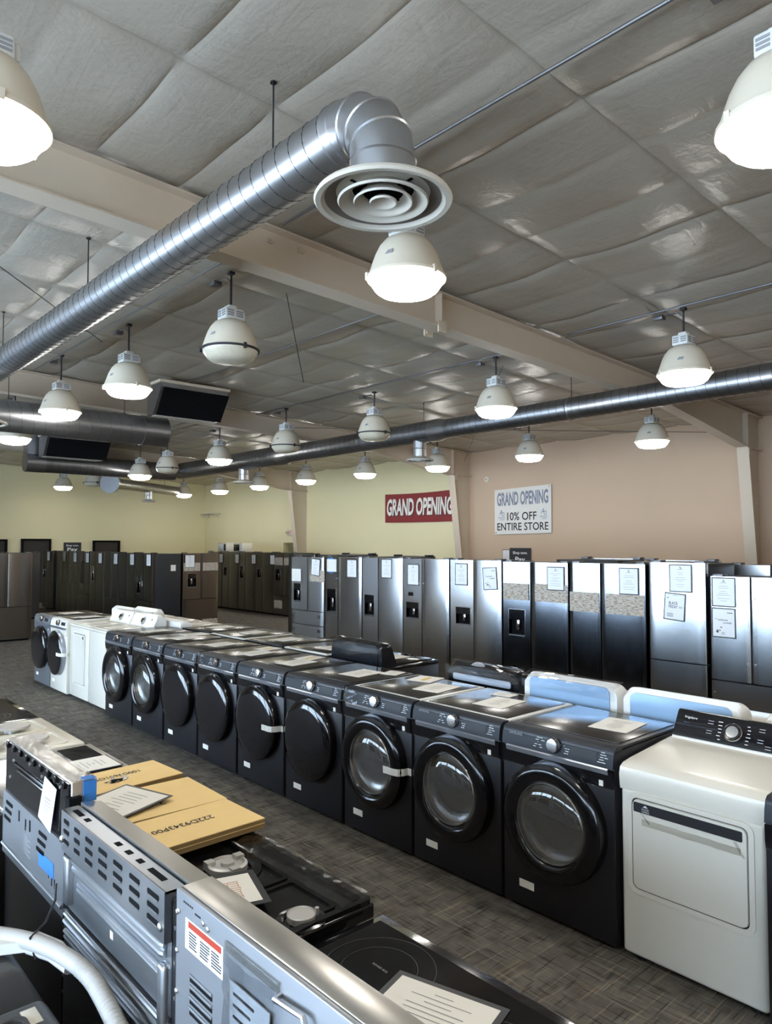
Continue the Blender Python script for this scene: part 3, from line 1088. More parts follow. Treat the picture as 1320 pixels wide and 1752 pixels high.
def top_loader(label, loc, rz=0.0, skin='white', back=None, knob='round', zt=1.085, door=False, wrap=False, grille=False, band=False, group=None, w=.685, kind='top_load_washer'):
    t = thing(kind, label, 'dryer' if kind == 'dryer' else 'washing machine', loc, rz, group)
    hw = w / 2 - .004
    body = 'white' if skin == 'white' else 'black_satin'
    g = G(); g.box(0, .68, -hw, hw, .03, .905, bev=.016)
    part('body', g, body, t)
    g = G(); g.box(-.006, .68, -hw - .002, hw + .002, .905, .935, bev=.012, seg=3)
    part('deck', g, body if skin == 'white' else 'black_gloss', t)
    g = G(); g.box(.035, .47, -hw + .045, hw - .045, .935, .947, bev=.006)
    part('lid', g, body if skin == 'white' else 'black_gloss', t)
    g = G(); console_shape(g, hw - .002, .93, zt, .50, .575, .675, r=.055)
    c = part('console', g, 'white_plastic' if skin == 'white' else 'speaker', t)
    if knob:
        zc, xc = .94 + (zt - .93) * .45, .50 + .075 * .45 + .002
        ax = Vector((-(zt - .93), 0, .075))
        g = G(); g.lathe([(.052, 0), (.052, .003), (.0, .004)], (xc, 0, zc), ax, 28)
        k0 = part('dial_plate', g, 'print', t)
        g = G(); g.lathe([(.034, 0), (.030, .022), (.0, .024)], (xc, 0, zc), ax, 24)
        part('knob', g, 'chrome', t)
        g = G(); g.lathe([(.010, 0), (.010, .004), (0, .005)], (xc + .012, -.22, zc + .025), ax, 14)
        part('start_button', g, 'ink', t)
        g = G(); marks(g, xc - .002, .12, .22, zc - .01, zc + .04, 6, 8, tilt=.5)
        part('panel_marking', g, 'print', t)
    if back:
        g = G()
        y1 = hw - .05
        n = 8
        pts = [(-y1, .945)] + [(-y1 + .04 + .04 * math.cos(PI - PI / 2 * k / n), zt - .055 + .04 * math.sin(PI - PI / 2 * k / n)) for k in range(n + 1)] + \
              [(y1 - .04 + .04 * math.cos(PI / 2 - PI / 2 * k / n), zt - .055 + .04 * math.sin(PI / 2 - PI / 2 * k / n)) for k in range(n + 1)] + [(y1, .945)]
        g.prism(pts, .672, .684, 'x')
        part('console_back', g, back, t)
    if band:
        g = G(); g.prism(rrect(-hw + .06, hw - .06, .965, 1.012, .015), .680, .690, 'x')
        part('trim_band', g, 'console_silver', t)
    if grille:
        g = G()
        g.lathe([(.048, 0), (.044, .006), (0, .008)], (.655, -.06, zt - .02), (.8, 0, .6), 28, sx=1.5)
        part('speaker_grille', g, 'print', t)
    if wrap:
        g = G()
        r = random.Random(len(label))
        n = 10
        P = [[(.60 + .11 * (1 - math.cos(PI / 2 * j / 5)) if j <= 5 else .705, -hw + (2 * hw) * i / n, (zt + .012 - .03 * (j / 5) ** 2 if j <= 5 else zt - .02 - .022 * (j - 5)) + .008 * r.random()) for j in range(9)] for i in range(n + 1)]
        for i in range(n):
            for j in range(8):
                g.face([P[i][j], P[i + 1][j], P[i + 1][j + 1], P[i][j + 1]])
        part('film', g, 'film', t, smooth=False)
    if door:
        o = rrect(-.235, .205, .19, .845, .04)
        i_ = rrect(-.222, .192, .203, .832, .03)
        g = G(); g.ring(o, i_, -.004, .001, 'x'); part('door_frame', g, 'white_plastic', t)
        g = G(); g.prism(rrect(-.215, .185, .21, .825, .03), -.010, .0, 'x'); g.prism(rrect(-.18, .15, .25, .79, .05), -.013, -.008, 'x')
        part('door', g, 'white', t)
        g = G(); g.ring(rrect(-.222, .192, .203, .832, .03), rrect(-.2165, .1865, .2085, .8265, .03), -.0015, .0005, 'x'); part('door_gap', g, 'ink', t)
    g = G(); g.lathe([(.012, 0), (.012, .003), (0, .003)], (-.0, -.27 if not door else -.19, .80), (-1, 0, 0), 14); g.box(-.0165 if door else -.003, 0, (-.28 if not door else -.175), (-.255 if not door else -.155), .775, .805)
    part('badge', g, 'ink', t)
    for sx in (.06, .62):
        for sy in (-1, 1):
            g = G(); g.cyl((sx, sy * (hw - .06), 0), (sx, sy * (hw - .06), .035), .024, 10)
            part('foot', g, 'rubber', t)
    return t

XR = 3.18
ROW = [(11.08, 10.39), (10.37, 9.73), (9.72, 9.06), (9.05, 8.36), (8.33, 7.60), (7.57, 6.85), (6.82, 6.14), (6.12, 5.44), (5.42, 4.73), (4.71, 4.01), (3.99, 3.31), (3.30, 2.60), (2.59, 1.90)]
SPEC = [
    ('silver front loader at the far end of the near row', 'dark', 'silver', {}),
    ('white front loader with dark oval door, second from the far end', 'dark', 'white', {'tape': 1}),
    None, None,
    ('black front loader next to the plain white top loader, clear round door', 'ring', 'black', {}),
    ('black front loader with clear door and tape on its left, second after the white ones', 'ring', 'black', {}),
    ('black front loader with dark door, third after the white ones', 'dark', 'black', {}),
    ('black front loader with dark door, fourth after the white ones', 'dark', 'black', {'sheet_film': True}),
    ('black front loader with dark door and white tape, fifth after the white ones', 'dark', 'black', {'tape': 1}),
    ('black front loader with dark door, left of the taped clear door', 'dark', 'black', {}),
    ('black front loader with clear door held by white tape and film on its panel', 'ring', 'black', {'tape': 1, 'sheet_film': True, 'light_top': True}),
    ('black front loader with pale rimmed top, second from the white dryer', 'ring', 'black', {'logo': True, 'light_top': True}),
    ('nearest black front loader beside the white dryer', 'ring', 'black', {'logo': True}),
]
for (ya, yb), sp in zip(ROW, SPEC):
    if sp:
        front_loader(sp[0], (XR + (.02 if ya < 8.4 else .06), (ya + yb) / 2, 0), sp[1], sp[2], w=ya - yb, **sp[3])
top_loader('white dryer with a square door, third from the far end', (3.27, 9.39, 0), door=True, group='white machines with rear consoles', kind='dryer', w=.66)
top_loader('plain white top loader between the white dryer and the black machines', (3.27, 8.705, 0), group='white machines with rear consoles', w=.69)

# near white dryer with the black control panel
t = thing('dryer', 'nearest white dryer with black control panel at right edge', 'dryer', (3.20, 1.545, 0))
hw = .328
g = G()
g.box(0, .69, -hw, hw, .03, .80, bev=.02, seg=3)
part('body', g, 'white', t)
g = G()
g.prism([(.004, .79), (.0, .80), (-.006, .86), (.004, .893), (.03, .907), (.10, .916), (.50, .945), (.69, .945), (.69, .79)], -hw - .003, hw + .003, 'y')
bm = g.bm
part('deck', g, 'white', t)
g = G(); g.prism([(.50, .94), (.515, .952), (.585, 1.062), (.60, 1.072), (.64, 1.068), (.675, 1.0), (.685, .94)], -hw + .004, hw - .004, 'y')
part('console', g, 'white_plastic', t)
g = G()
def cpt(f, off=.004):          # point on the leaning console face
    return .515 + .070 * f - off * .84, .952 + .110 * f + off * .54
a, b = cpt(.03), cpt(1.05)
g.prism([a, (a[0] + .012, a[1]), (b[0] + .03, b[1] + .008), (b[0] + .012, b[1] + .008), b], -hw + .012, hw - .006, 'y')
part('control_panel', g, 'black_gloss', t)
ax = (-.84, 0, .54)
cz = cpt(.52, .006)
g = G(); g.lathe([(.044, 0), (.044, .010), (.040, .020), (0, .022)], (cz[0], .02, cz[1]), ax, 32); kb = part('knob', g, 'black_gloss', t)
g = G(); g.lathe([(.0445, .012), (.047, .014), (.0445, .017)], (cz[0], .02, cz[1]), ax, 32); g.lathe([(.030, .0221), (.0, .0228)], (cz[0], .02, cz[1]), ax, 28)
sub('knob_ring', g, 'chrome', kb)
up = Vector((.54, 0, .84))
def onpanel(y, f, off=.0055):
    p = cpt(f, off)
    return (p[0], y, p[1])
g = G(); add_text(g, 'Frigidaire', onpanel(.245, .84), RX, up, .065, .016); part('lettering', g, 'paper_cool', t)
g = G(); add_text(g, 'Dryer', onpanel(.262, .62), RX, up, .03, .008); part('lettering', g, 'blue_ink', t)
g = G()
r = random.Random(2)
for i in range(6):
    f = .88 - .14 * i
    for y, s in ((.085, 1), (-.045, -1)):
        c = onpanel(y + s * r.random() * .008, f)
        for q in range(1):
            wd = .012 + .010 * r.random()
            g.hexa([(c[0], c[1] - wd / 2, c[2] - .0015), (c[0], c[1] + wd / 2, c[2] - .0015), (c[0] + .001, c[1] + wd / 2, c[2] - .0015), (c[0] + .001, c[1] - wd / 2, c[2] - .0015),
                    (c[0] + .002, c[1] - wd / 2, c[2] + .001), (c[0] + .002, c[1] + wd / 2, c[2] + .001), (c[0] + .003, c[1] + wd / 2, c[2] + .001), (c[0] + .003, c[1] - wd / 2, c[2] + .001)])
for y, f in ((.14, .80), (.14, .40), (-.11, .82), (-.11, .40), (-.15, .2), (-.20, .2)):
    c = Vector(onpanel(y, f))
    n = Vector(ax) * .0006
    for s0, s1 in ((-.014, .014),):
        for zz in (-.007, .007):
            p = c + up * zz
            g.hexa([p + Vector((0, s0, 0)) - up * .0008, p + Vector((0, s1, 0)) - up * .0008, p + Vector((0, s1, 0)) - up * .0008 + n, p + Vector((0, s0, 0)) - up * .0008 + n,
                    p + Vector((0, s0, 0)) + up * .0008, p + Vector((0, s1, 0)) + up * .0008, p + Vector((0, s1, 0)) + up * .0008 + n, p + Vector((0, s0, 0)) + up * .0008 + n])
part('panel_marking', g, 'paper_cool', t)
g = G(); c = onpanel(-.235, .60); g.box(c[0] - .004, c[0], c[1] - .06, c[1] + .05, c[2] - .02, c[2] + .022); part('display', g, 'top_glass', t)
# door in its moulded recess
g = G(); g.ring(rrect(-.285, .29, .325, .79, .045), rrect(-.262, .267, .347, .768, .03), -.007, .002, 'x'); part('door_frame', g, 'white', t)
g = G(); g.ring(rrect(-.262, .267, .347, .768, .03), rrect(-.2575, .2625, .3515, .7635, .03), -.002, .001, 'x'); part('door_gap', g, 'ink', t)
g = G(); g.prism(rrect(-.256, .261, .353, .762, .03), -.010, .0, 'x'); dd = part('door', g, 'white', t)
g = G(); g.prism(rrect(-.24, .255, .705, .749, .006), -.0125, -.009, 'x'); sub('door_band', g, 'ink', dd)
g = G(); add_text(g, 'DOOR', (-.0132, .195, .724), RX, UZ, .036, .008); add_text(g, 'OPEN', (-.0132, .195, .7125), RX, UZ, .036, .008)
g.face([(-.0132, .208, .733), (-.0132, .182, .733), (-.0132, .195, .744)])
sub('lettering', g, 'paper_cool', dd)
g = G()
r = random.Random(5)
zt = [.676 + .004 * r.random() for _ in range(15)]
for i in range(14):
    y0, y1 = .215 - .032 * i, .215 - .032 * (i + 1)
    g.face([(-.0112, y0, zt[i] - .030), (-.0112, y1, zt[i + 1] - .030), (-.0112, y1, zt[i + 1]), (-.0112, y0, zt[i])])
g.face([(-.0115, -.20, .700), (-.0115, -.24, .640), (-.0115, -.252, .642), (-.0115, -.215, .702)])
g.face([(-.0115, .225, .705), (-.0115, .18, .660), (-.0115, .172, .664), (-.0115, .218, .708)])
sub('tape_residue', g, 'tape_clear', dd, smooth=False)
for sx in (.06, .62):
    for sy in (-1, 1):
        g = G(); g.cyl((sx, sy * .26, 0), (sx, sy * .26, .035), .024, 10); part('foot', g, 'rubber', t)

front_loader('dark machine cut by the right edge, past the white dryer', (3.05, .82, .0), 'ring', 'black', w=.69)

# back row, facing the fridges: backs of their consoles show
BACKX = 3.985
def back_top(label, y, **k):
    return top_loader(label, (BACKX + .69, y, 0), PI, knob=None, group='machines in the row facing the fridges', **k)
back_top('white top loader at the right edge of the back row', 1.18, back='white_plastic', zt=1.08)
back_top('white top loader with pale blue console back behind the white dryer', 1.97, back='blue_film', zt=1.095, w=.70)
back_top('film wrapped top loader with pale blue console back, left of the other blue backed one', 2.70, back='blue_film', zt=1.095, wrap=True, w=.70)
back_top('dark top loader with an oval speaker grille on its console', 3.42, skin='black', back='speaker', zt=1.085, grille=True, wrap=True, w=.66, band=True)
back_top('black top loader with a tall film wrapped console, alone before the fridges', 4.83, skin='black', back='speaker', zt=1.13, wrap=True)
for lab, y in (('low black machine behind the row, left of the tall wrapped console', 5.57), ('low machine with dark top and white sheet, second left of the tall wrapped console', 6.29),
               ('low machine with pale rimmed top, third left of the tall wrapped console', 7.01), ('low machine with dark top, right of the white top loader decks', 7.72)):
    front_loader(lab, (BACKX + .72, y, 0), 'dark', 'black', rz=PI, group='machines in the row facing the fridges', light_top=(y in (7.01, 5.57)))
back_top('white top loader with a low console, nearest the camera of the far back row whites', 8.43, back='white_plastic', zt=1.03)
back_top('white top loader with a round shouldered console behind the two white dials', 9.15, back='white_plastic', zt=1.12)
back_top('white top loader farthest in the back row', 9.88, back='white_plastic', zt=1.085)

# ------------------------------------------------------------ price sheets and papers
def sheet(label, cen, right, up, wd, ht, border=.006, kind='price_sheet', style=0, group=None, th=.002, flat_off=.0):
    """a printed page in a black-bordered sleeve, centred at cen"""
    right, up = Vector(right).normalized(), Vector(up).normalized()
    n = right.cross(up)
    cen = Vector(cen)
    g = G()
    def plate(x0, x1, y0, y1, z0, z1):
        P = [cen + right * x + up * y + n * z for z in (z0, z1) for x, y in ((x0, y0), (x1, y0), (x1, y1), (x0, y1))]
        g.hexa([p for p in P])
    b = border
    plate(-wd / 2, wd / 2, -ht / 2, ht / 2, 0, th)
    o = part(kind, g, 'frame_black' if border > 0 else 'paper')
    tag(o, label, 'sign' if kind == 'sign_sheet' else 'price sheet', group)
    g = G()
    if border > 0:
        plate(-wd / 2 + b, wd / 2 - b, -ht / 2 + b, ht / 2 - b, th, th + .0008)
        part('page', g, 'paper_cool' if abs(n.z) < .5 else 'paper', o)
    g = G()
    z = th + .0012
    def bar(x0, x1, y0, y1):
        g.face([cen + right * (x * wd) + up * (y * ht) + n * z for x, y in ((x0, y0), (x1, y0), (x1, y1), (x0, y1))])
    r = random.Random(len(label) * 7 + int(abs(cen.y) * 100))
    if style == 0:
        bar(-.03, .01, .36, .42); bar(.0, .05, .34, .39); bar(-.12, .12, .31, .325)
        for y in (.20, .13, .02, -.05, -.11, -.22, -.30):
            h = .10 + .20 * r.random()
            bar(-h, h, y, y + .010)
    elif style == 1:
        for k in range(9):
            y = .30 - .075 * k
            h = .06 + .24 * r.random()
            bar(-h, h, y, y + .012)
    elif style == 2:     # sale sheet
        bar(-.10, .10, .41, .42); bar(-.36, -.30, .30, .33)
        add_text(g, 'BLACK', cen + right * (-.06 * wd) + up * (.13 * ht) + n * z, right, up, .42 * wd, .11 * ht, offset=.01)
        add_text(g, 'FRIDAY', cen + right * (-.06 * wd) + up * (.0 * ht) + n * z, right, up, .42 * wd, .11 * ht, offset=.01)
        add_text(g, 'SALE', cen + right * (.29 * wd) + up * (.0 * ht) + n * z, right, up, .16 * wd, .07 * ht)
        for y in (-.27, -.32, -.37):
            bar(-.34, .02 * r.random() - .05, y, y + .018)
    elif style == 3:     # credit sheet
        bar(.15, .38, .33, .35); bar(-.36, -.24, .12, .13)
        add_text(g, 'without', cen + right * (-.03 * wd) + up * (.10 * ht) + n * z, right, up, .42 * wd, .06 * ht, offset=.01)
        add_text(g, 'credit', cen + right * (.16 * wd) + up * (.01 * ht) + n * z, right, up, .36 * wd, .06 * ht, offset=.01)
        for k in range(6):
            x, y = -.36 + .28 * r.random(), -.16 - .18 * r.random()
            bar(x, x + .07, y, y + .03)
        for y in (-.33, -.38):
            bar(-.1, .05, y, y + .012)
    elif style == 4:     # guide with a yellow block
        bar(-.05, .12, -.30, .30)
    elif style == 5:     # handwriting
        for k in range(2):
            y = .08 - .16 * k
            x = -.22
            while x < .2:
                h = .03 + .05 * r.random()
                bar(x, x + .012, y - h, y + h); bar(x, x + .05, y + h - .012, y + h)
                x += .06
    part('print', g, {4: 'yellow_ink', 5: 'orange_ink'}.get(style, 'print' if style < 2 else 'ink'), o)
    return o

# sheets lying on the machine tops
def top_sheet(label, x, y, rot, z=.972, wd=.216, ht=.28, border=.0, style=1, kind='price_sheet'):
    c, s = math.cos(rot), math.sin(rot)
    return sheet(label, (x, y, z), (s, -c, 0), (c, s, 0), wd, ht, border, kind, style, 'papers on the machine tops', th=.0015)
top_sheet('white sheet on the nearest black front loader', 3.62, 2.13, .12)
top_sheet('larger white sheet on the front loader second from the white dryer', 3.58, 2.92, .1)
top_sheet('small white sheet behind the larger one, second machine from the dryer', 3.79, 3.05, .1, wd=.15, ht=.11)
top_sheet('white sheet in front of the colourful guide on the film panelled machine', 3.62, 3.50, .15)
top_sheet('colourful yellow guide on the film panelled machine', 3.79, 3.78, .25, wd=.20, ht=.22, style=4)
top_sheet('white sheet on the sixth black machine, left of the film panelled one', 3.60, 4.28, .1)
top_sheet('small sheet at the back of the sixth black machine', 3.78, 4.12, .3, wd=.14, ht=.16)
top_sheet('white sheet on the fifth black machine, beside a yellow guide', 3.52, 5.02, .1)
top_sheet('yellow guide on the fifth black machine', 3.74, 5.14, .2, wd=.18, ht=.22, style=4)
top_sheet('white sheet on the fourth black machine', 3.55, 5.70, .1)
top_sheet('printed guide on the fourth black machine', 3.78, 5.86, .2, wd=.18, ht=.2, style=4)
top_sheet('white sheet on the third black machine', 3.60, 6.42, .1)
top_sheet('white sheet on the second black machine', 3.56, 7.12, .1)
top_sheet('second white sheet at the back of the second black machine', 3.78, 7.30, .1)
top_sheet('white sheet on the first black machine after the whites', 3.60, 7.90, .1, wd=.18)
top_sheet('sheet on the lid of the plain white top loader', 3.50, 8.72, .0, z=.949)
top_sheet('sheet on the lid of the white dryer with the square door', 3.50, 9.40, .0, z=.949)
top_sheet('sheet on the white front loader with the oval door', 3.62, 10.02, .1)
top_sheet('sheet on the silver front loader at the far end', 3.62, 10.72, .1, wd=.24)
top_sheet('sheet on the low black machine beside the tall wrapped console', 4.28, 5.50, .1)
top_sheet('sheet on the low machine second from the tall wrapped console', 4.30, 6.30, .1)
top_sheet('sheet on the pale rimmed low machine in the back row', 4.34, 7.05, .1)
top_sheet('sheet on the low machine beside the white decks', 4.34, 7.74, .1)
top_sheet('sheet on the deck of the alone standing black top loader', 4.40, 4.82, .0, z=.949)
top_sheet('sheet on the nearest white deck of the back row whites', 4.40, 8.45, .0, z=.949)

# ============================================================ refrigerators (front faces local -x, viewer's left is +y)
def slab(g, y0, y1, z0, z1, x0=0.0, x1=.062, bulge=.008, r=.012, mi=0):
    pts = [(x1, y0), (x1, y1)]
    n = 8
    front = []
    for k in range(n + 1):
        t = k / n
        y = y1 - r + (y0 + r - (y1 - r)) * t
        front.append((x0 - bulge * (1 - (2 * t - 1) ** 2), y))
    pts += [(x0 + r, y1)] + [(x0 + r * .3, y1 - r * .3)] + front + [(x0 + r * .3, y0 + r * .3), (x0 + r, y0)]
    g.prism(pts, z0, z1, 'z', mi)

def niche_door(g, y0, y1, z0, z1, a, b, za, zb, x0=0.0, x1=.062):
    """flat door with an opening a..b, za..zb"""
    g.box(x0, x1, y0, a, z0, z1); g.box(x0, x1, b, y1, z0, z1)
    g.box(x0, x1, a, b, z0, za); g.box(x0, x1, a, b, zb, z1)

def dispenser(door, a, b, za, zb, lit='black_gloss', x1=.062, lever='chrome', frame=True):
    g = G()
    T = .052
    g.face([(T, a, za), (T, b, za), (T, b, zb), (T, a, zb)])
    for q in ([(0, a, za), (T, a, za), (T, a, zb), (0, a, zb)], [(0, b, za), (T, b, za), (T, b, zb), (0, b, zb)], [(0, a, zb), (0, b, zb), (T, b, zb), (T, a, zb)]):
        g.face(q)
    d = sub('dispenser', g, 'dark', door, smooth=False)
    g = G()
    g.box(-.001, .04, a, b, zb - (zb - za) * .38, zb); 
    sub('control_panel', g, lit, door)
    m, hh = (a + b) / 2, zb - za
    g = G(); g.box(.018, .03, m - .022, m + .022, za + hh * .22, za + hh * .62, bev=.004); g.lathe([(.018, 0), (.018, .05), (.026, .06)], (.025, m, za + hh * .58), (0, 0, 1), 14)
    sub('lever', g, lever, door)
    g = G(); g.box(.0, T, a, b, za - .001, za + .012); 
    sub('drip_tray', g, 'steel_rod', door)
    if frame:
        g = G(); g.ring(rrect(a - .008, b + .008, za - .008, zb + .008, .006, 2), rrect(a, b, za, zb, .002, 2), -.003, .004, 'x')
        sub('bezel', g, 'chrome', door)

def fridge(label, loc, style='sbs', w=.91, h=1.745, skin='stainless', rz=0.0, split=.40, niche=None, fz=.69, drawers=0, group='refrigerators along the aisle',
           strips=(), depth=.70, panel=None, cab='cabinet', handles=False, dots=False, tags=(), bulge=.008):
    """niche: (from left edge, width, z0, z1) in metres"""
    t = thing('refrigerator', label, 'refrigerator', loc, rz, group)
    hw = w / 2
    g = G(); g.box(.070, depth, -hw + .004, hw - .004, .03, h - .01, bev=.006)
    part('cabinet', g, cab, t)
    g = G(); g.box(.09, depth - .05, -hw + .02, hw - .02, 0, .03)
    part('base_grille', g, 'dark', t)
    gp = .004
    def door(y0, y1, z0, z1, nm_='door', nc=None):
        g = G()
        if nc:
            niche_door(g, y0, y1, z0, z1, *nc)
        else:
            slab(g, y0, y1, z0, z1, bulge=bulge)
        d = part(nm_, g, skin, t)
        if nc:
            dispenser(d, *nc)
        if dots:
            g = G()
            inner = y0 + .03 if abs(y0 - ys_) < .02 else y1 - .03
            for z in (z0 + (z1 - z0) * .18, z0 + (z1 - z0) * .80):
                g.cyl((.0 - bulge * .3, inner, z), (-.014, inner, z), .009, 10)
            sub('handle_mount', g, 'screw', d)
        return d
    zlo = .045
    nc = None
    ys_ = hw - w * split
    if niche:
        o, nw, z0, z1 = niche
        nc = (hw - o - nw, hw - o, z0, z1)
    if style == 'sbs':
        door(ys_ + gp, hw, zlo, h, nc=nc)
        door(-hw, ys_ - gp, zlo, h)
    elif style in ('french', 'four'):
        ys_ = 0.0
        door(gp, hw, fz + .012, h, nc=nc)
        door(-hw, -gp, fz + .012, h)
        if style == 'four':
            door(gp, hw, zlo, fz); door(-hw, -gp, zlo, fz)
        elif drawers == 2:
            m = fz - .23
            for z0, z1 in ((m + .008, fz), (zlo, m - .004)):
                d = door(-hw, hw, z0, z1, 'freezer_drawer')
                g = G()
                for y in (hw - .07, -hw + .12):
                    g.box(-.02, -.004, y - .03, y + .03, z1 - .10, z1 - .05, bev=.004)
                sub('shipping_clip', g, 'steel_rod', d)
        else:
            door(-hw, hw, zlo, fz, 'freezer_drawer')
    else:   # single door over a freezer drawer
        door(-hw, hw, fz + .012, h)
        door(-hw, hw, zlo, fz, 'freezer_drawer')
    g = G()
    for s in (-1, 1):
        g.box(.02, .14, s * (hw - .07) - .05, s * (hw - .07) + .05, h - .012, h + .022, bev=.006)
    part('hinge_cover', g, 'steel_rod' if skin != 'black_steel' else 'black_satin', t)
    if handles:
        for y in ((ys_ + .05, ys_ - .05)):
            g = G(); g.tube([(-.012, y, .9), (-.05, y, .93), (-.05, y, 1.45), (-.012, y, 1.48)], .011, 8)
            part('handle', g, 'chrome' if skin != 'black_steel' else 'black_satin', t)
        g = G(); g.tube([(-.012, hw - .1, fz - .06), (-.05, hw - .13, fz - .06), (-.05, -hw + .13, fz - .06), (-.012, -hw + .1, fz - .06)], .011, 8)
        if style in ('french', 'single'):
            part('handle', g, 'chrome' if skin != 'black_steel' else 'black_satin', t)
        else:
            g.bm.free()
    for (o, sw, z0, z1) in strips:
        g = G(); g.box(-bulge - .0022, -bulge - .0006, hw - o - sw, hw - o, z0, z1)
        part('shipping_strip', g, 'strip', t)
    if panel:
        o, pw, z0, z1 = panel
        g = G(); g.box(-.002, .0, hw - o - pw, hw - o, z0, z1); part('water_panel', g, 'black_gloss', t)
    for (o, tw, z0, z1, mm) in tags:
        g = G(); g.box(-bulge - .002, -bulge - .0005, hw - o - tw, hw - o, z0, z1); part('sticker', g, mm, t)
    return t

def fsheet(label, fx, ya, yb, z0, z1, rot=0.0, style=0, off=.010):
    """price sheet on a front that faces -x, leaning by rot"""
    r = Vector((0, -math.cos(rot), -math.sin(rot)))
    u = Vector((0, -math.sin(rot), math.cos(rot)))
    return sheet(label, (fx - off, (ya + yb) / 2, (z0 + z1) / 2), r, u, abs(ya - yb), z1 - z0, .011, 'price_sheet', style, 'framed sheets on the refrigerators')

FX = 7.20
def aisle(label, ya, yb, **k):
    return fridge(label, (FX, (ya + yb) / 2, 0), w=ya - yb, **k)
GA = 'refrigerators of the stainless aisle behind the machines'
aisle('stainless four drawer french door fridge at the far end of the stainless aisle', 10.43, 9.52, style='french', fz=.83, drawers=2, niche=(.07, .19, .98, 1.28), h=1.73, strips=((.55, .40, 1.33, 1.52),), tags=((.02, .27, 1.32, 1.53, 'paper'),), group=GA, bulge=.012, skin='stainless')
aisle('stainless side by side fridge with a yellowish guide taped with blue tape', 9.47, 8.56, split=.36, niche=(.05, .22, .86, 1.23), dots=True, skin='stainless_cool', group=GA, tags=((.05, .25, 1.51, 1.71, 'paper'), (.09, .13, 1.71, 1.735, 'blue_tape'), (.09, .13, 1.49, 1.51, 'blue_tape')))
aisle('warm grey side by side fridge, third in the stainless aisle from its far end', 8.53, 7.64, split=.40, niche=(.05, .21, .87, 1.18), dots=True, group=GA, bulge=.016)
aisle('side by side fridge under the red banner, one framed sheet on its left door', 7.62, 6.73, split=.42, niche=(.06, .25, .90, 1.13), panel=(.10, .10, 1.22, 1.27), dots=True, skin='stainless_cool', group=GA)
aisle('side by side fridge with a tilted credit sheet on its right door', 6.70, 5.83, split=.47, niche=(.10, .25, .89, 1.12), skin='stainless_cool', group=GA)
aisle('dark side by side fridge with dispenser and two printed strips below the white banner', 5.80, 4.85, split=.44, niche=(.09, .24, .83, 1.15), strips=((.01, .385, 1.27, 1.47), (.49, .455, 1.27, 1.48)), h=1.735, skin='mirror_steel', group=GA)
aisle('fridge pair without dispenser bearing two printed strips, left of the tall narrow fridge', 4.83, 3.89, split=.43, strips=((.01, .38, 1.19, 1.41), (.47, .46, 1.19, 1.41)), skin='mirror_steel', group=GA, h=1.74)
aisle('tall narrow bottom freezer fridge with the black friday sheet', 3.85, 3.25, style='single', fz=.75, h=1.765, skin='stainless_cool', group=GA, tags=((.50, .09, 1.70, 1.715, 'paper'),))
aisle('shorter french door fridge at the right edge with two framed sheets', 3.21, 2.44, style='french', fz=.625, h=1.64, dots=True, skin='stainless_cool', group=GA)
fsheet('tilted framed sheet on the four drawer fridge', FX, 9.84, 9.60, 1.43, 1.71, .08, off=.016)
fsheet('framed sheet on the fridge with the blue taped guide', FX, 8.90, 8.66, 1.43, 1.715)
fsheet('framed sheet on the warm grey third fridge of the stainless aisle', FX, 8.08, 7.85, 1.45, 1.735, off=.018)
fsheet('framed sheet on the left door of the bright topped fridge below the red banner', FX, 7.53, 7.30, 1.37, 1.67, off=.004)
fsheet('framed sheet on the left door of the fridge with the tilted credit sheet', FX, 6.61, 6.39, 1.41, 1.70, off=.004)
fsheet('tilted sheet about credit on the right door under the sign stands', FX, 6.12, 5.89, 1.37, 1.66, -.07, 3)
fsheet('framed sheet above the right strip of the dark dispenser fridge', FX, 5.13, 4.89, 1.41, 1.69, off=.012)
fsheet('framed sheet above the right strip of the fridge pair without dispenser', FX, 4.19, 3.96, 1.41, 1.70, off=.012)
fsheet('upper framed sheet on the tall narrow fridge', FX, 3.62, 3.38, 1.465, 1.75, 0, 0, off=.012)
fsheet('tilted black friday sale sheet on the tall narrow fridge', FX, 3.68, 3.455, 1.175, 1.455, .07, 2, off=.012)
fsheet('upper framed sheet on the shorter french door fridge at right', FX, 3.185, 2.955, 1.345, 1.632)
fsheet('lower framed sheet about credit on the shorter french door fridge at right', FX, 3.19, 2.96, 1.045, 1.335, 0, 3)

# back to back behind the stainless aisle
GB = 'refrigerators standing behind the stainless aisle'
fridge('black fridge with handles showing at the far end behind the stainless aisle', (8.0, 11.28, 0), 'french', w=.86, h=1.755, skin='black_steel', group=GB, handles=True)
fridge('black fridge top showing behind the four drawer fridge', (8.72, 10.35, 0), 'sbs', w=.9, h=1.765, skin='black_steel', rz=PI, group=GB)
fridge('fridge top showing behind the fridge with the blue taped guide', (8.72, 8.9, 0), 'french', w=.9, h=1.75, skin='black_steel', rz=PI, group=GB)
fridge('fridge top showing behind the dark dispenser fridge', (8.75, 5.15, 0), 'french', w=.9, h=1.765, skin='stainless', rz=PI, group=GB)
fridge('fridge top showing behind the fridge pair without dispenser', (8.75, 4.2, 0), 'sbs', w=.9, h=1.755, skin='stainless', rz=PI, group=GB)
fridge('taller stainless fridge rising behind the short french door fridge at right', (8.0, 2.93, 0), 'french', w=.86, h=1.735, skin='stainless', group=GB)

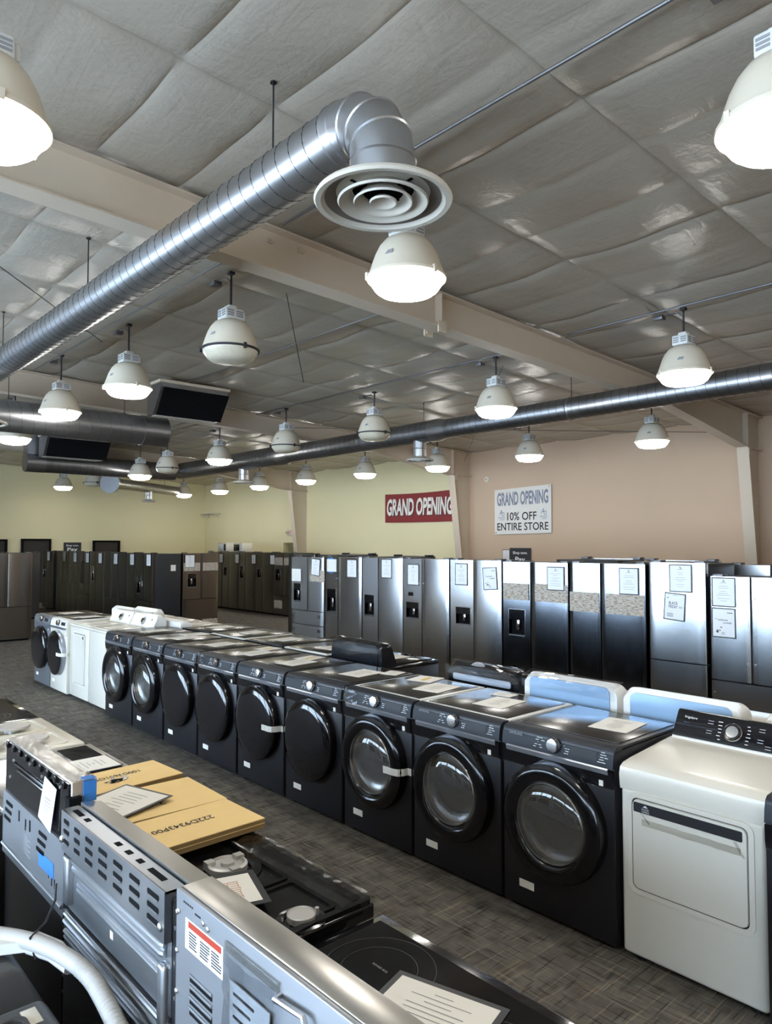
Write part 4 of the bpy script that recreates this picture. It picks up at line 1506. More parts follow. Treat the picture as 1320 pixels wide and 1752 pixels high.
# slate fridges of the far aisle at right of the picture's centre-left
GC = 'grey fridges of the far aisle'
for lab, ya, yb, k in (
    ('grey fridge half hidden by the brown steel french door fridge', 20.70, 19.78, {}),
    ('grey side by side fridge under the countertop ovens', 19.75, 18.83, {'niche': (.08, .17, 1.0, 1.24)}),
    ('grey side by side fridge, second right of the brown steel french door fridge', 18.80, 17.91, {'niche': (.08, .17, .95, 1.3)}),
    ('grey side by side fridge, third right of the brown steel french door fridge', 17.88, 16.97, {'niche': (.10, .17, 1.0, 1.25)}),
    ('grey french door fridge with printed labels beside the four drawer stainless one', 16.94, 16.03, {'style': 'french', 'niche': (.10, .2, .95, 1.25), 'strips': ((.02, .42, 1.38, 1.58), (.5, .4, 1.38, 1.58)), 'fz': .55, 'tags': ((.02, .4, .20, .42, 'strip'),)})):
    k.setdefault('style', 'sbs')
    fridge(lab, (11.1, (ya + yb) / 2, 0), w=ya - yb, h=1.715, skin='grey_steel', group=GC, **k)
for lab, ya in (('small framed sheet right of the brown steel fridge, first of the far aisle', 19.94), ('framed sheet on the grey fridge under the countertop ovens', 19.0),
                ('framed sheet on the grey fridge second right of the brown steel one', 18.08), ('framed sheet on the grey fridge third right of the brown steel one', 17.11)):
    fsheet(lab, 11.1, ya, ya - .22, 1.38, 1.65, off=.012)

# black stainless fridges of the left aisle
GD = 'black stainless fridges of the left aisle'
FL = [('black stainless french door fridge with dispenser at the near end of the left aisle', 16.62, 15.72, dict(style='french', fz=.66, niche=(.10, .2, .80, 1.22), tags=((.40, .03, .98, 1.1, 'tape_white'),))),
      ('black stainless french door fridge, second from the near end of the left aisle', 17.60, 16.66, dict(style='french', fz=.62)),
      ('black stainless french door fridge, third from the near end of the left aisle', 18.55, 17.64, dict(style='french', fz=.60)),
      ('black side by side fridge with dispenser in the middle of the left aisle', 19.50, 18.58, dict(style='sbs', niche=(.08, .15, .98, 1.36))),
      ('black bottom freezer fridge with a bright handle line in the left aisle', 20.45, 19.54, dict(style='french', fz=.66, handles=True)),
      ('black four door fridge, nearer of the two alike in the left aisle', 21.30, 20.49, dict(style='four', fz=.84)),
      ('black four door fridge, farther of the two alike in the left aisle', 22.20, 21.34, dict(style='four', fz=.84)),
      ('black side by side fridge with dispenser at the far end of the left aisle', 23.45, 22.55, dict(style='sbs', niche=(.06, .16, .95, 1.33)))]
for lab, ya, yb, k in FL:
    fridge(lab, (7.05, (ya + yb) / 2, 0), w=ya - yb, h=1.735, skin='black_steel', group=GD, bulge=.014 if k['style'] == 'french' else .006, **k)
for lab, ya in (('framed sheet on the near end dispenser fridge of the left aisle', 15.98), ('framed sheet on the second fridge of the left aisle', 16.90), ('framed sheet on the third fridge of the left aisle', 17.89),
                ('framed sheet on the middle side by side of the left aisle', 18.90), ('framed sheet on the handle line fridge of the left aisle', 19.81), ('framed sheet on the nearer four door fridge', 20.74),
                ('framed sheet on the farther four door fridge', 21.62), ('framed sheet on the far end fridge of the left aisle', 23.0)):
    fsheet(lab, 7.05, ya, ya - .235, 1.45, 1.72, off=.016)
# brown steel french door fridge that turns its front down the hall
fridge('brown steel french door fridge with dispenser and printed strips, facing the camera', (8.245, 15.70, 0), 'french', w=.91, h=1.735, skin='dim_steel', rz=PI / 2, fz=.655, niche=(.12, .22, .94, 1.26),
       strips=((.01, .42, 1.32, 1.51), (.50, .40, 1.32, 1.51), (.50, .40, .05, .18)), group='fridges facing the front', depth=.73, bulge=.014)
sheet('framed sheet on the brown steel french door fridge', (7.955, 15.683, 1.55), (1, 0, 0), (0, 0, 1), .25, .30, .011, 'price_sheet', 0, 'framed sheets on the refrigerators')
g = G(); g.box(7.50, 7.62, 15.716, 15.7195, 1.33, 1.47); tag(part('energy_label', g, 'paper'), 'small white label on the black fridge side left of the brown steel fridge', 'label')
fridge('stainless french door fridge at the left edge facing the camera', (4.12, 15.90, 0), 'french', w=.92, h=1.765, skin='dim_steel', rz=PI / 2, fz=.685, group='fridges facing the front', bulge=.018)
fridge('black fridge in shade between the left stainless fridge and the left aisle', (5.55, 20.2, 0), 'sbs', w=.9, h=1.73, skin='black_steel', rz=PI / 2, group='fridges facing the front')

# countertop ovens on the far grey fridges
def counter_oven(label, loc, w, h, dark):
    t = thing('countertop_oven', label, 'microwave', loc, 0, 'ovens on the far grey fridges')
    g = G(); g.box(0, .36, -w / 2, w / 2, .012, h, bev=.012); part('body', g, 'bisque', t)
    g = G(); g.box(-.006, .0, -w / 2 + .16, w / 2 - .02, .04, h - .04, bev=.002); part('door', g, 'black_gloss' if dark else 'white_plastic', t)
    g = G(); g.box(-.004, .0, -w / 2 + .02, -w / 2 + .14, .04, h - .04, bev=.002); part('control_panel', g, 'white_plastic' if dark else 'ink', t)
    for s in (-1, 1):
        g = G(); g.cyl((.05, s * (w / 2 - .05), 0), (.05, s * (w / 2 - .05), .014), .015, 8); part('foot', g, 'rubber', t)
counter_oven('pale countertop oven left of the pair on the far grey fridges', (11.35, 20.25, 1.7065), .5, .28, False)
counter_oven('pale countertop oven with a dark window, right of the pair', (11.35, 19.3, 1.7065), .5, .27, True)

# ============================================================ walls: banners, signs, small fittings
WX = X1
t = thing('banner', 'maroon grand opening banner half behind the column', 'banner', (WX - .04, 13.7, 2.9))
g = G()
n = 24
ya, yb = 15.1, 12.25
def sagz(f):
    return -.03 * math.sin(PI * f)
P = []
for i in range(n + 1):
    f = i / n
    y = ya + (yb - ya) * f
    P.append((y, 2.545 + sagz(f) * .3 - .015 * f, 3.335 + .01 * f + sagz(f)))
for a, b in zip(P, P[1:]):
    x = WX - .035
    g.hexa([(x, a[0], a[1]), (x, b[0], b[1]), (x + .004, b[0], b[1]), (x + .004, a[0], a[1]), (x, a[0], a[2]), (x, b[0], b[2]), (x + .004, b[0], b[2]), (x + .004, a[0], a[2])])
part('cloth', g, 'red', t, True)
g = G(); add_text(g, 'GRAND OPENING', (WX - .037, 13.745, 2.93), (0, -1, -.01), UZ, 2.50, .47, shear=.15, offset=.045); part('letter_shadow', g, 'ink', t, True)
g = G(); add_text(g, 'GRAND OPENING', (WX - .040, 13.77, 2.95), (0, -1, -.01), UZ, 2.50, .47, shear=.15, offset=.035); part('lettering', g, 'white_ink', t, True)
t = thing('banner', 'white banner advertising ten percent off the entire store', 'banner', (WX - .04, 10.36, 2.74))
g = G()
x = WX - .035
g.hexa([(x, 11.17, 2.18), (x, 9.55, 2.20), (x + .004, 9.55, 2.20), (x + .004, 11.17, 2.18), (x, 11.17, 3.24), (x, 9.55, 3.29), (x + .004, 9.55, 3.29), (x + .004, 11.17, 3.24)])
part('cloth', g, 'banner', t, True)
g = G(); add_text(g, 'GRAND OPENING', (x - .003, 10.36, 3.02), (0, -1, .015), UZ, 1.46, .32, offset=.028); part('letter_outline', g, 'blue_ink', t, True)
g = G(); add_text(g, 'GRAND OPENING', (x - .005, 10.36, 3.02), (0, -1, .015), UZ, 1.43, .30, offset=-.012); part('lettering', g, 'print', t, True)
g = G(); add_text(g, '10% OFF', (x - .003, 10.37, 2.60), RX, UZ, .84, .19, offset=.012); add_text(g, 'ENTIRE STORE', (x - .003, 10.36, 2.36), RX, UZ, 1.46, .18, offset=.012)
part('lettering', g, 'ink', t, True)
g = G()
for yc in (10.96, 9.76):
    add_text(g, 'A', (x - .003, yc + .02, 2.70), RX, UZ, .09, .12, shear=.2); add_text(g, 'O', (x - .003, yc - .05, 2.655), RX, UZ, .08, .10)
    add_text(g, 'APPLIANCE', (x - .003, yc, 2.575), RX, UZ, .20, .035); add_text(g, 'OUTLET', (x - .003, yc - .02, 2.53), RX, UZ, .13, .035)
part('emblem', g, 'blue_ink', t, True)
for yy, zz in ((11.13, 3.2), (9.6, 3.25), (11.13, 2.22), (9.6, 2.24)):
    g = G(); g.lathe([(.018, 0), (.018, .006), (.010, .007)], (x, yy, zz), (-1, 0, 0), 12); part('grommet', g, 'chrome', t, True)

def wall_sign(label, cen, right, wd, ht, lines, name='wall_sign'):
    right = Vector(right)
    nn = right.cross(Vector(UZ))
    c = Vector(cen)
    t = thing(name, label, 'sign', cen)
    g = G()
    P = [c + right * a + Vector(UZ) * b + nn * d for b in (-ht / 2, ht / 2) for a, d in ((-wd / 2, -.01), (wd / 2, -.01), (wd / 2, .005), (-wd / 2, .005))]
    g.hexa(P)
    part('board', g, 'sign_black', t, True)
    g = G()
    for s, dz, lw, lh in lines:
        add_text(g, s, c + Vector(UZ) * dz + nn * .008, right, UZ, lw, lh, offset=.02)
    part('lettering', g, 'paper_cool', t, True)
    return t
wall_sign('charcoal shop now sign on the peach wall below the white banner', (WX - .02, 10.43, 1.58), (0, -1, 0), .60, .56, (('Shop now.', .16, .42, .085), ('Pay', .0, .28, .15)))
wall_sign('charcoal shop now sign on the back wall between two dark doors', (8.63, Y1 - .02, 1.72), (1, 0, 0), .58, .56, (('Shop now.', .17, .42, .075), ('Pay', .03, .34, .15)))
sheet('small framed notice beside the shop now sign on the peach wall', (WX - .003, 10.86, 1.66), RX, UZ, .22, .32, .012, 'wall_notice', 0)
t = thing('exit_sign', 'small exit sign with two lamp heads above the far doorway', 'sign', (WX - .05, 19.72, 2.32))
g = G(); g.box(-.03, .05, -.15, .15, -.10, .10, bev=.01); part('housing', g, 'bisque', t)
g = G(); add_text(g, 'EXIT', (-.032, 0, 0), RX, UZ, .24, .11, offset=.02); part('lettering', g, 'red_ink', t)
for s in (-1, 1):
    g = G(); g.lathe([(.02, 0), (.045, .06), (0, .062)], (0, s * .17, .02), (-.7, s * .5, -.2), 14); part('lamp_head', g, 'bisque', t)
t = thing('smoke_detector', 'round white alarm on the peach wall upper left of the white banner', 'detector', (WX - .0, 11.42, 3.52))
g = G(); g.lathe([(.075, 0), (.075, .03), (.06, .045), (0, .05)], (0, 0, 0), (-1, 0, 0), 24); part('body', g, 'lamp_shell', t)
g = G(); g.lathe([(.02, .045), (.02, .054), (0, .055)], (0, 0, 0), (-1, 0, 0), 14); part('sensor', g, 'print', t)
t = thing('wall_shelf', 'narrow beige shelf high in the back corner', 'shelf', (WX - .01, 24.9, 3.08))
g = G(); g.box(-.30, 0, -.55, .55, .0, .03, bev=.004); part('board', g, 'bisque', t)
for s in (-1, 1):
    g = G(); g.prism([(0, -.14), (0, 0), (-.22, 0)], s * .4 - .01, s * .4 + .01, 'y'); part('bracket', g, 'bisque', t)

# ============================================================ ranges, backs towards the camera side (built in place; fronts face +x)
GR = 'kitchen ranges in the near row'
def range_base(label, ya, yb, top, side='black_satin', bx=.82):
    yc = (ya + yb) / 2
    t = thing('kitchen_range', label, 'range', (1.1, yc, 0), 0, GR)
    g = G(); g.box(bx, 1.335, ya + .004, yb - .004, .05, .893, bev=.004); part('body', g, side, t, True)
    g = G(); g.box(1.337, 1.385, ya + .008, yb - .008, .27, .79, bev=.006); d = part('oven_door', g, 'stainless', t, True)
    g = G(); g.box(1.3855, 1.388, ya + .10, yb - .10, .36, .66); sub('window', g, 'black_gloss', d, base=t.location)
    g = G(); g.tube([(1.385, ya + .06, .745), (1.43, ya + .06, .75), (1.43, yb - .06, .75), (1.385, yb - .06, .745)], .011, 10); sub('handle', g, 'stainless', d, base=t.location)
    g = G(); g.box(1.337, 1.38, ya + .008, yb - .008, .07, .255, bev=.006); part('storage_drawer', g, 'stainless', t, True)
    for x in (.88, 1.28):
        for y in (ya + .06, yb - .06):
            g = G(); g.cyl((x, y, 0), (x, y, .055), .018, 10); part('foot', g, 'rubber', t, True)
    return t

def cooktop(t, ya, yb, x0, x1, rim, plate, z=.92, ringset=()):
    g = G()
    g.box(x0, x1, ya + .002, yb - .002, .893, z, bev=.007, seg=3)
    c = part('cooktop', g, rim, t, True)
    if plate:
        g = G(); g.box(x0 + .03, x1 - .035, ya + .03, yb - .03, z - .004, z + .0015); sub('glass_plate', g, plate, c, base=t.location)
    if ringset:
        g = G()
        for cx_, cy_, rr in ringset:
            for q in rr:
                g.flat_ring(cx_, cy_, z + .0022, q, .0016)
        sub('burner_mark', g, 'ring_print', c, base=t.location)
    return c

# --- nearest: ceramic top range with a plain grey back
A, B = .79, 1.565
t = range_base('nearest range, black ceramic top and plain grey steel back with a parts bag', A, B, None)
c = cooktop(t, A, B, .875, 1.395, 'black_gloss', 'cooktop', ringset=((1.205, 1.365, (.142, .097)), (1.19, .99, (.10,)), (1.02, 1.36, (.08,)), (1.02, .99, (.115, .08))))
g = G(); add_text(g, 'POWER BOIL', (1.21, 1.365, .9225), (0, -1, 0), (1, 0, 0), .055, .007); sub('lettering', g, 'print', c, base=t.location)
g = G(); g.box(.79, .866, A + .004, B + .012, .9, 1.178, bev=.004); part('backguard', g, 'guard_top', t, True)
g = G(); g.box(.778, .79, A + .002, B + .016, .08, 1.176, bev=.003)
bp = part('back_panel', g, 'backplate', t, True)
g = G(); g.box(.784, .80, B + .0165, B + .024, .10, 1.15); sub('side_flange', g, 'dark', bp, base=t.location)
g = G()
for k in range(4):
    z = 1.003 - .0235 * k
    g.box(.7772, .7785, 1.41, 1.51, z - .0055, z + .0055)
sub('vent_slot', g, 'dark', bp, base=t.location)
g = G()
for k in range(4):
    z = 1.003 - .0235 * k
    g.tube([(.7765, 1.41, z + .0085), (.7765, 1.51, z + .0085)], .003, 6)
sub('slot_lip', g, 'backplate', bp, base=t.location)
g = G(); g.box(.7765, .778, 1.365, 1.532, 1.062, 1.128); lb = sub('warning_label', g, 'paper_cool', bp, base=t.location)
def child_of_sub(o, t_):      # keep label marks two levels down at most
    return o
g = G(); g.box(.7755, .7766, 1.372, 1.516, 1.112, 1.125); sub('warning_header', g, 'red_ink', bp, base=t.location)
g = G()
r = random.Random(4)
for col in range(3):
    y1 = 1.513 - .05 * col
    for k in range(6):
        L = .030 + .014 * r.random()
        g.box(.7756, .7766, y1 - L, y1, 1.1015 - .006 * k, 1.1037 - .006 * k)
sub('warning_print', g, 'ink', bp, base=t.location)
g = G()
for y, z in ((1.565, 1.13), (1.572, 1.125), (1.572, 1.04), (1.572, .95), (1.45, 1.145), (1.43, 1.14), (1.10, 1.12)):
    g.lathe([(.006, 0), (.006, .003), (.003, .005), (0, .005)], (.778, y, z), (-1, 0, 0), 10)
sub('screw', g, 'screw', bp, base=t.location)
g = G()
for k, (y0, y1, z) in enumerate(((1.548, 1.50, 1.158), (1.492, 1.465, 1.15))):
    for j in range(5):
        g.box(.7772, .7782, y1 + (y0 - y1) * j / 5, y1 + (y0 - y1) * (j + .6) / 5, z - .002, z + .002)
sub('stamped_print', g, 'ink', bp, base=t.location)
g = G(); g.tube([(.778, 1.155, 1.128), (.762, 1.15, 1.128), (.762, 1.062, 1.138), (.762, 1.055, 1.126), (.762, 1.058, 1.09), (.778, 1.062, 1.08)], .006, 8); sub('lift_handle', g, 'backsteel', bp, base=t.location)
# plastic parts bag taped on the back
g = G()
r = random.Random(9)
n = 9
P = [[(.768 - .012 * math.sin(PI * i / n) - .006 * r.random(), 1.345 - .185 * i / n, 1.142 - .30 * j / 12) for j in range(13)] for i in range(n + 1)]
for i in range(n):
    for j in range(12):
        g.face([P[i][j], P[i + 1][j], P[i + 1][j + 1], P[i][j + 1]])
bag = part('parts_bag', g, 'bag', t, True)
g = G(); g.box(.770, .772, 1.18, 1.325, .86, 1.085); sub('manual', g, 'paper_grey', bag, base=t.location)
g = G()
for k in range(9):
    g.box(.7685, .7698, 1.305 - (.05 + .06 * r.random()), 1.31, 1.062 - .022 * k, 1.067 - .022 * k)
sub('manual_print', g, 'ink', bag, base=t.location)
g = G(); g.box(.772, .777, 1.155, 1.352, 1.130, 1.150, bev=.002); sub('bag_seal', g, 'tape_clear', bag, base=t.location)
sheet('sleeved sheet with black border on the nearest ceramic top', (1.17, 1.155, .9225), (.28, -.96, 0), (.96, .28, 0), .285, .225, .016, 'price_sheet', 1, 'sheets on the ranges')

# --- second: gas range with louvred galvanised back
A, B = 1.595, 2.365
t = range_base('range with a louvred shiny galvanised back and a black gas top', A, B, None)
c = cooktop(t, A, B, .905, 1.395, 'enamel_black', None, z=.935)
g = G()
zt = .9365
for x0, x1, y0, y1 in ((.95, 1.30, A + .05, A + .27), (.95, 1.30, A + .285, B - .285), (.95, 1.30, B - .27, B - .05)):
    g.ring(rrect(x0, x1, y0, y1, .02), rrect(x0 + .014, x1 - .014, y0 + .014, y1 - .014, .012), zt - .002, zt + .005, 'z')
sub('well_rim', g, 'enamel_black', c, base=t.location)
g = G(); g.ring(rrect(.91, 1.392, A + .006, B - .006, .02), rrect(.93, 1.37, A + .026, B - .026, .015), .93, .949, 'z')
sub('raised_edge', g, 'enamel_black', c, base=t.location)
def burner(cx_, cy_, R, big):
    g = G()
    g.lathe([(R * 1.75, 0), (R * 1.7, .006), (R * 1.35, .009), (R * 1.2, .004)], (cx_, cy_, .936), n=36)
    bb = sub('burner', g, 'enamel_black', c, base=t.location)
    g = G()
    if big:
        g.lathe([(R, .004), (R, .022), (R * .86, .026), (R * .80, .018), (R * .35, .018), (R * .32, .028), (0, .028)], (cx_, cy_, .936), n=36)
        for k in range(3):
            a = k * 2 * PI / 3 + .4
            g.box(cx_ + R * .9 * math.cos(a) - .014, cx_ + R * .9 * math.cos(a) + .014, cy_ + R * .9 * math.sin(a) - .014, cy_ + R * .9 * math.sin(a) + .014, .94, .966)
    else:
        g.lathe([(R, .004), (R, .020), (R * .95, .022), (R * .88, .018), (0, .018)], (cx_, cy_, .936), n=36)
        g.cyl((cx_ + R * 1.1, cy_ - R * .3, .94), (cx_ + R * 1.1, cy_ - R * .3, .962), .006, 8)
    sub('burner_cap', g, 'cast', c, base=t.location)
burner(1.185, 2.06, .062, True)
burner(1.18, 1.655, .040, False)
burner(1.0, 1.70, .045, False)
burner(1.0, 2.15, .045, False)
g = G(); g.prism([(.838, .93), (.838, 1.150), (.90, 1.140), (.912, .93)], A + .002, B - .002, 'y'); part('backguard', g, 'guard_top', t, True)
# louvred back
g = G()
g.box(.782, .832, A + .05, B + .0, 1.135, 1.141); g.box(.780, .784, A + .05, B + .0, 1.02, 1.141)
g.box(.784, .832, A + .05, A + .053, 1.02, 1.14); g.box(.784, .832, B - .003, B, 1.02, 1.14)
for y in (A + .05, B):
    pass
pn = part('vent_panel', g, 'backsteel', t, True)
g, gl = G(), G()
yy = B - .025
cols = [(.045, 0), (.045, 0), (.055, 0), (.06, 0), (.06, 0), (.062, 0), (.064, 0)]
gap = (B - .03 - (A + .075) - sum(cw for cw, _ in cols)) / 6
for cw, _ in cols:
    for k in range(3):
        z = 1.116 - .030 * k
        g.prism(rrect(yy - cw, yy, z - .0075, z + .0055, .005, 3), .7788, .7802, 'x')
        gl.tube([(.7785, yy - cw + .004, z - .0088), (.7785, yy - .004, z - .0088)], .0022, 6)
    yy -= cw + gap
sub('vent_slot', g, 'dark', pn, base=t.location)
sub('slot_lip', gl, 'backsteel', pn, base=t.location)
g = G()
for f0, f1 in ((.05, .14), (.18, .22), (.50, .54), (.60, .64), (.70, .74), (.80, .92)):
    g.box(.800, .816, B - (B - A - .05) * f1, B - (B - A - .05) * f0, 1.1405, 1.1418)
sub('top_hole', g, 'dark', pn, base=t.location)
g = G()
for y in (A + .068, B - .012):
    g.lathe([(.011, 0), (.010, .005), (.005, .008), (0, .008)], (.780, y, 1.055), (-1, 0, 0), 12)
sub('screw', g, 'screw', pn, base=t.location)
g = G(); g.box(.800, .812, A + .05, B - .002, .845, 1.03); mp = part('back_panel', g, 'backsteel', t, True)
g = G()
for z, x, rr, a, b in ((1.002, .796, .011, A + .085, B - .075), (.982, .796, .011, A + .085, B - .075), (.942, .797, .007, A + .09, B - .105), (.928, .797, .007, A + .09, B - .105)):
    g.tube([(x + .004, a - .004, z), (x, a + .006, z), (x, b - .006, z), (x + .004, b + .004, z)], rr, 10)
sub('ridge', g, 'backsteel', mp, base=t.location)
for a, b, z0, z1 in ((B - .055, B - .012, .862, 1.008), (A + .056, A + .092, .80, .965)):
    g = G(); g.box(.780, .806, a, b, z0, z1, bev=.010, seg=3); sub('corner_post', g, 'backsteel', mp, base=t.location)
g = G(); g.box(.7985, .7995, A + .40, A + .42, .885, .905); sub('stamped_mark', g, 'paper_cool', mp, base=t.location)
g = G(); g.box(.794, .806, A + .05, B - .002, .10, .835); lo = part('lower_panel', g, 'backsteel', t, True)
g = G()
for z, rr in ((.826, .007), (.805, .009), (.775, .007), (.758, .006)):
    g.tube([(.794, A + .055, z), (.794, B - .01, z)], rr, 8)
sub('ridge', g, 'backsteel', lo, base=t.location)
g = G(); g.box(.81, .818, A + .05, B - .002, .833, .847); sub('shadow_gap', g, 'dark', lo, base=t.location)
g = G(); g.box(.80, .90, A - .004, A + .046, .12, 1.12); part('side_flange', g, 'black_satin', t, True)
g = G()
for z in (1.06, .98, .90, .82):
    g.lathe([(.005, 0), (.005, .003), (0, .004)], (.80, A + .03, z), (-1, 0, 0), 8)
part('screw', g, 'screw', t, True)
# crumpled clear film left along its front edge
g = G()
r = random.Random(21)
n = 26
P = []
for i in range(n + 1):
    y = A + .01 + (B - A - .05) * i / n
    row = []
    for j in range(6):
        x = 1.285 + .112 * j / 5 + .008 * (r.random() - .5)
        z = .951 + (.006 * math.sin(PI * j / 5)) + .004 * math.sin(i * 2.1 + j) ** 2 + .003 * r.random()
        row.append((x, y + .01 * (r.random() - .5), z))
    row.append((1.402, y, .945 - .03 * r.random()))
    P.append(row)
for i in range(n):
    for j in range(6):
        g.face([P[i][j], P[i + 1][j], P[i + 1][j + 1], P[i][j + 1]])
part('clear_film', g, 'film', t, True)
sheet('sleeved note with orange handwriting on the black gas top', (1.10, 1.89, .958), (-.30, -.95, 0), (.95, -.30, 0), .22, .18, .02, 'price_sheet', 5, 'sheets on the ranges')

# --- third: range with black upper back, tag and blue tape
A, B = 2.40, 3.15
t = range_base('range with a black upper back, hanging tag and blue tape, under the cardboard', A, B, None, bx=.86)
cooktop(t, A, B, .91, 1.395, 'black_gloss', 'cooktop')
g = G(); g.box(.832, .905, A + .03, B, .90, 1.195, bev=.005); bg = part('backguard', g, 'guard_top', t, True)
g = G()
r = random.Random(31)
P = [[(.826 + .085 * j / 6, A + .03 + .70 * i / 22, 1.1965 + .0015 * r.random()) for j in range(7)] for i in range(23)]
for i in range(22):
    for j in range(6):
        g.face([P[i][j], P[i + 1][j], P[i + 1][j + 1], P[i][j + 1]])
sub('clear_film', g, 'film', bg, base=t.location)
g = G(); g.box(.868, .909, A + .024, A + .0295, 1.125, 1.192); g.box(.868, .909, A + .024, A + .06, 1.1955, 1.1975); sub('blue_tape', g, 'blue_tape', bg, base=t.location)
g = G(); g.box(.826, .834, A + .04, B, 1.0, 1.188); ub = part('upper_back', g, 'black_gloss', t, True)
g = G()
for z, a, b in ((1.125, A + .20, B - .12), (1.108, A + .20, B - .16)):
    g.tube([(.825, a, z), (.825, b, z)], .005, 8)
for k in range(9):
    y = A + .07 + .08 * k
    g.box(.818, .828, y, y + .022, 1.165, 1.19, bev=.003)
sub('ridge', g, 'black_gloss', ub, base=t.location)
g = G()
for y, z in ((A + .12, 1.16), (A + .31, 1.15), (A + .45, 1.16), (B - .1, 1.13), (B - .06, 1.06)):
    g.lathe([(.006, 0), (.006, .003), (0, .004)], (.826, y, z), (-1, 0, 0), 8)
sub('screw', g, 'screw', ub, base=t.location)
g = G(); g.box(.818, .83, A + .05, B, .765, 1.0); lb = part('back_panel', g, 'backplate', t, True)
g = G()
for y0, zs in ((A + .22, (.965, .935, .905)), (A + .62, (.965, .935, .905))):
    for k, z in enumerate(zs):
        g.prism(rrect(y0 - .0 + .012 * k, y0 + .085 + .012 * k, z - .007, z + .007, .006, 3), .8165, .819, 'x')
for y0, z in ((A + .40, .955), (A + .45, .945), (A + .53, .955)):
    g.prism(rrect(y0, y0 + .012, z - .02, z + .02, .004, 3), .8165, .819, 'x')
for y0, z in ((A + .16, .845), (A + .13, .845), (A + .19, .86)):
    g.box(.8165, .8185, y0, y0 + .004, z - .015, z + .015)
sub('vent_slot', g, 'dark', lb, base=t.location)
g = G(); g.tube([(.816, A + .055, .800), (.816, B - .01, .800)], .007, 8); sub('ridge', g, 'backplate', lb, base=t.location)
g = G()
for k in range(8):
    g.box(.8172, .8182, A + .43 - .03 * (k % 2), A + .47, .905 - .009 * k, .908 - .009 * k)
g.lathe([(.014, 0), (.014, .001), (.010, .001)], (.818, A + .46, .93), (-1, 0, 0), 20)
sub('stamped_print', g, 'print', lb, base=t.location)
g = G(); g.box(.8165, .818, A + .145, A + .30, .855, .905); sub('blue_tape', g, 'blue_tape', lb, base=t.location)
g = G(); g.box(.828, .85, A + .05, B, .08, .765); part('lower_back', g, 'black_satin', t, True)
g = G(); g.box(.818, .858, A + .01, A + .05, .15, 1.15); part('side_flange', g, 'dark', t, True)
g = G()
for k in range(12):
    g.lathe([(.005, 0), (.005, .004), (0, .005)], (.818, A + .03, .55 + .05 * k), (-1, 0, 0), 8)
part('screw', g, 'screw', t, True)
g = G(); g.hexa([(.812, A + .30, 1.02), (.812, A + .17, 1.0), (.8135, A + .17, 1.0), (.8135, A + .30, 1.02), (.818, A + .255, 1.165), (.818, A + .135, 1.15), (.8195, A + .135, 1.15), (.8195, A + .255, 1.165)])
tg = part('paper_tag', g, 'paper_cool', t, True)
g = G()
for k in range(7):
    z = 1.10 - .012 * k
    g.box(.8135, .8145, A + .175 + .006 * k, A + .235 + .006 * k, z, z + .003)
sub('tag_print', g, 'print', tg, base=t.location)

# --- fourth to sixth
A, B = 3.17, 3.885
t = range_base('stainless trimmed range with a black glass top and a sheet', A, B, None, bx=.80)
cooktop(t, A, B, .82, 1.42, 'guard_top', 'cooktop', ringset=((1.2, 3.35, (.09,)), (1.2, 3.7, (.11,))))
sheet('printed sheet on the black glass range beside the white gas range', (1.25, 3.50, .923), (.0, -1, 0), (1, 0, 0), .22, .29, .008, 'price_sheet', 1, 'sheets on the ranges')
A, B = 3.905, 4.63
t = range_base('white gas range with two ring burners and no grates', A, B, None, side='bisque', bx=.80)
c = cooktop(t, A, B, .82, 1.40, 'bisque', None, z=.925)
g = G()
for y0, y1 in ((A + .04, (A + B) / 2 - .03), ((A + B) / 2 + .03, B - .04)):
    g.ring(rrect(.88, 1.34, y0, y1, .04), rrect(.895, 1.325, y0 + .015, y1 - .015, .03), .922, .931, 'z')
sub('well_rim', g, 'bisque', c, base=t.location)
for y in (4.06, 4.38):
    for x in (1.18, .97):
        g = G()
        g.lathe([(.045, 0), (.045, .022), (.03, .024)], (x, y, .925), n=24)
        bb = sub('burner', g, 'cast', c, base=t.location)
        g = G()
        g.lathe([(.085, .022), (.088, .028), (.08, .034), (.0, .036)], (x, y, .925), n=28)
        sub('burner_cap', g, 'cast', c, base=t.location)
sheet('small white sheet on the white gas range', (1.08, 4.22, .9265), (0, -1, 0), (1, 0, 0), .12, .16, 0, 'price_sheet', 1, 'sheets on the ranges')
A, B = 4.65, 5.39
t = range_base('range with black glass top farthest in the near row', A, B, None, bx=.80)
cooktop(t, A, B, .82, 1.405, 'black_gloss', 'cooktop', ringset=((1.2, 4.85, (.09, .06)), (1.2, 5.2, (.11,))))
g = G(); g.lathe([(.02, 0), (.02, .012), (0, .014)], (1.30, 5.30, .922), n=16); part('corner_cap', g, 'black_satin', t, True)
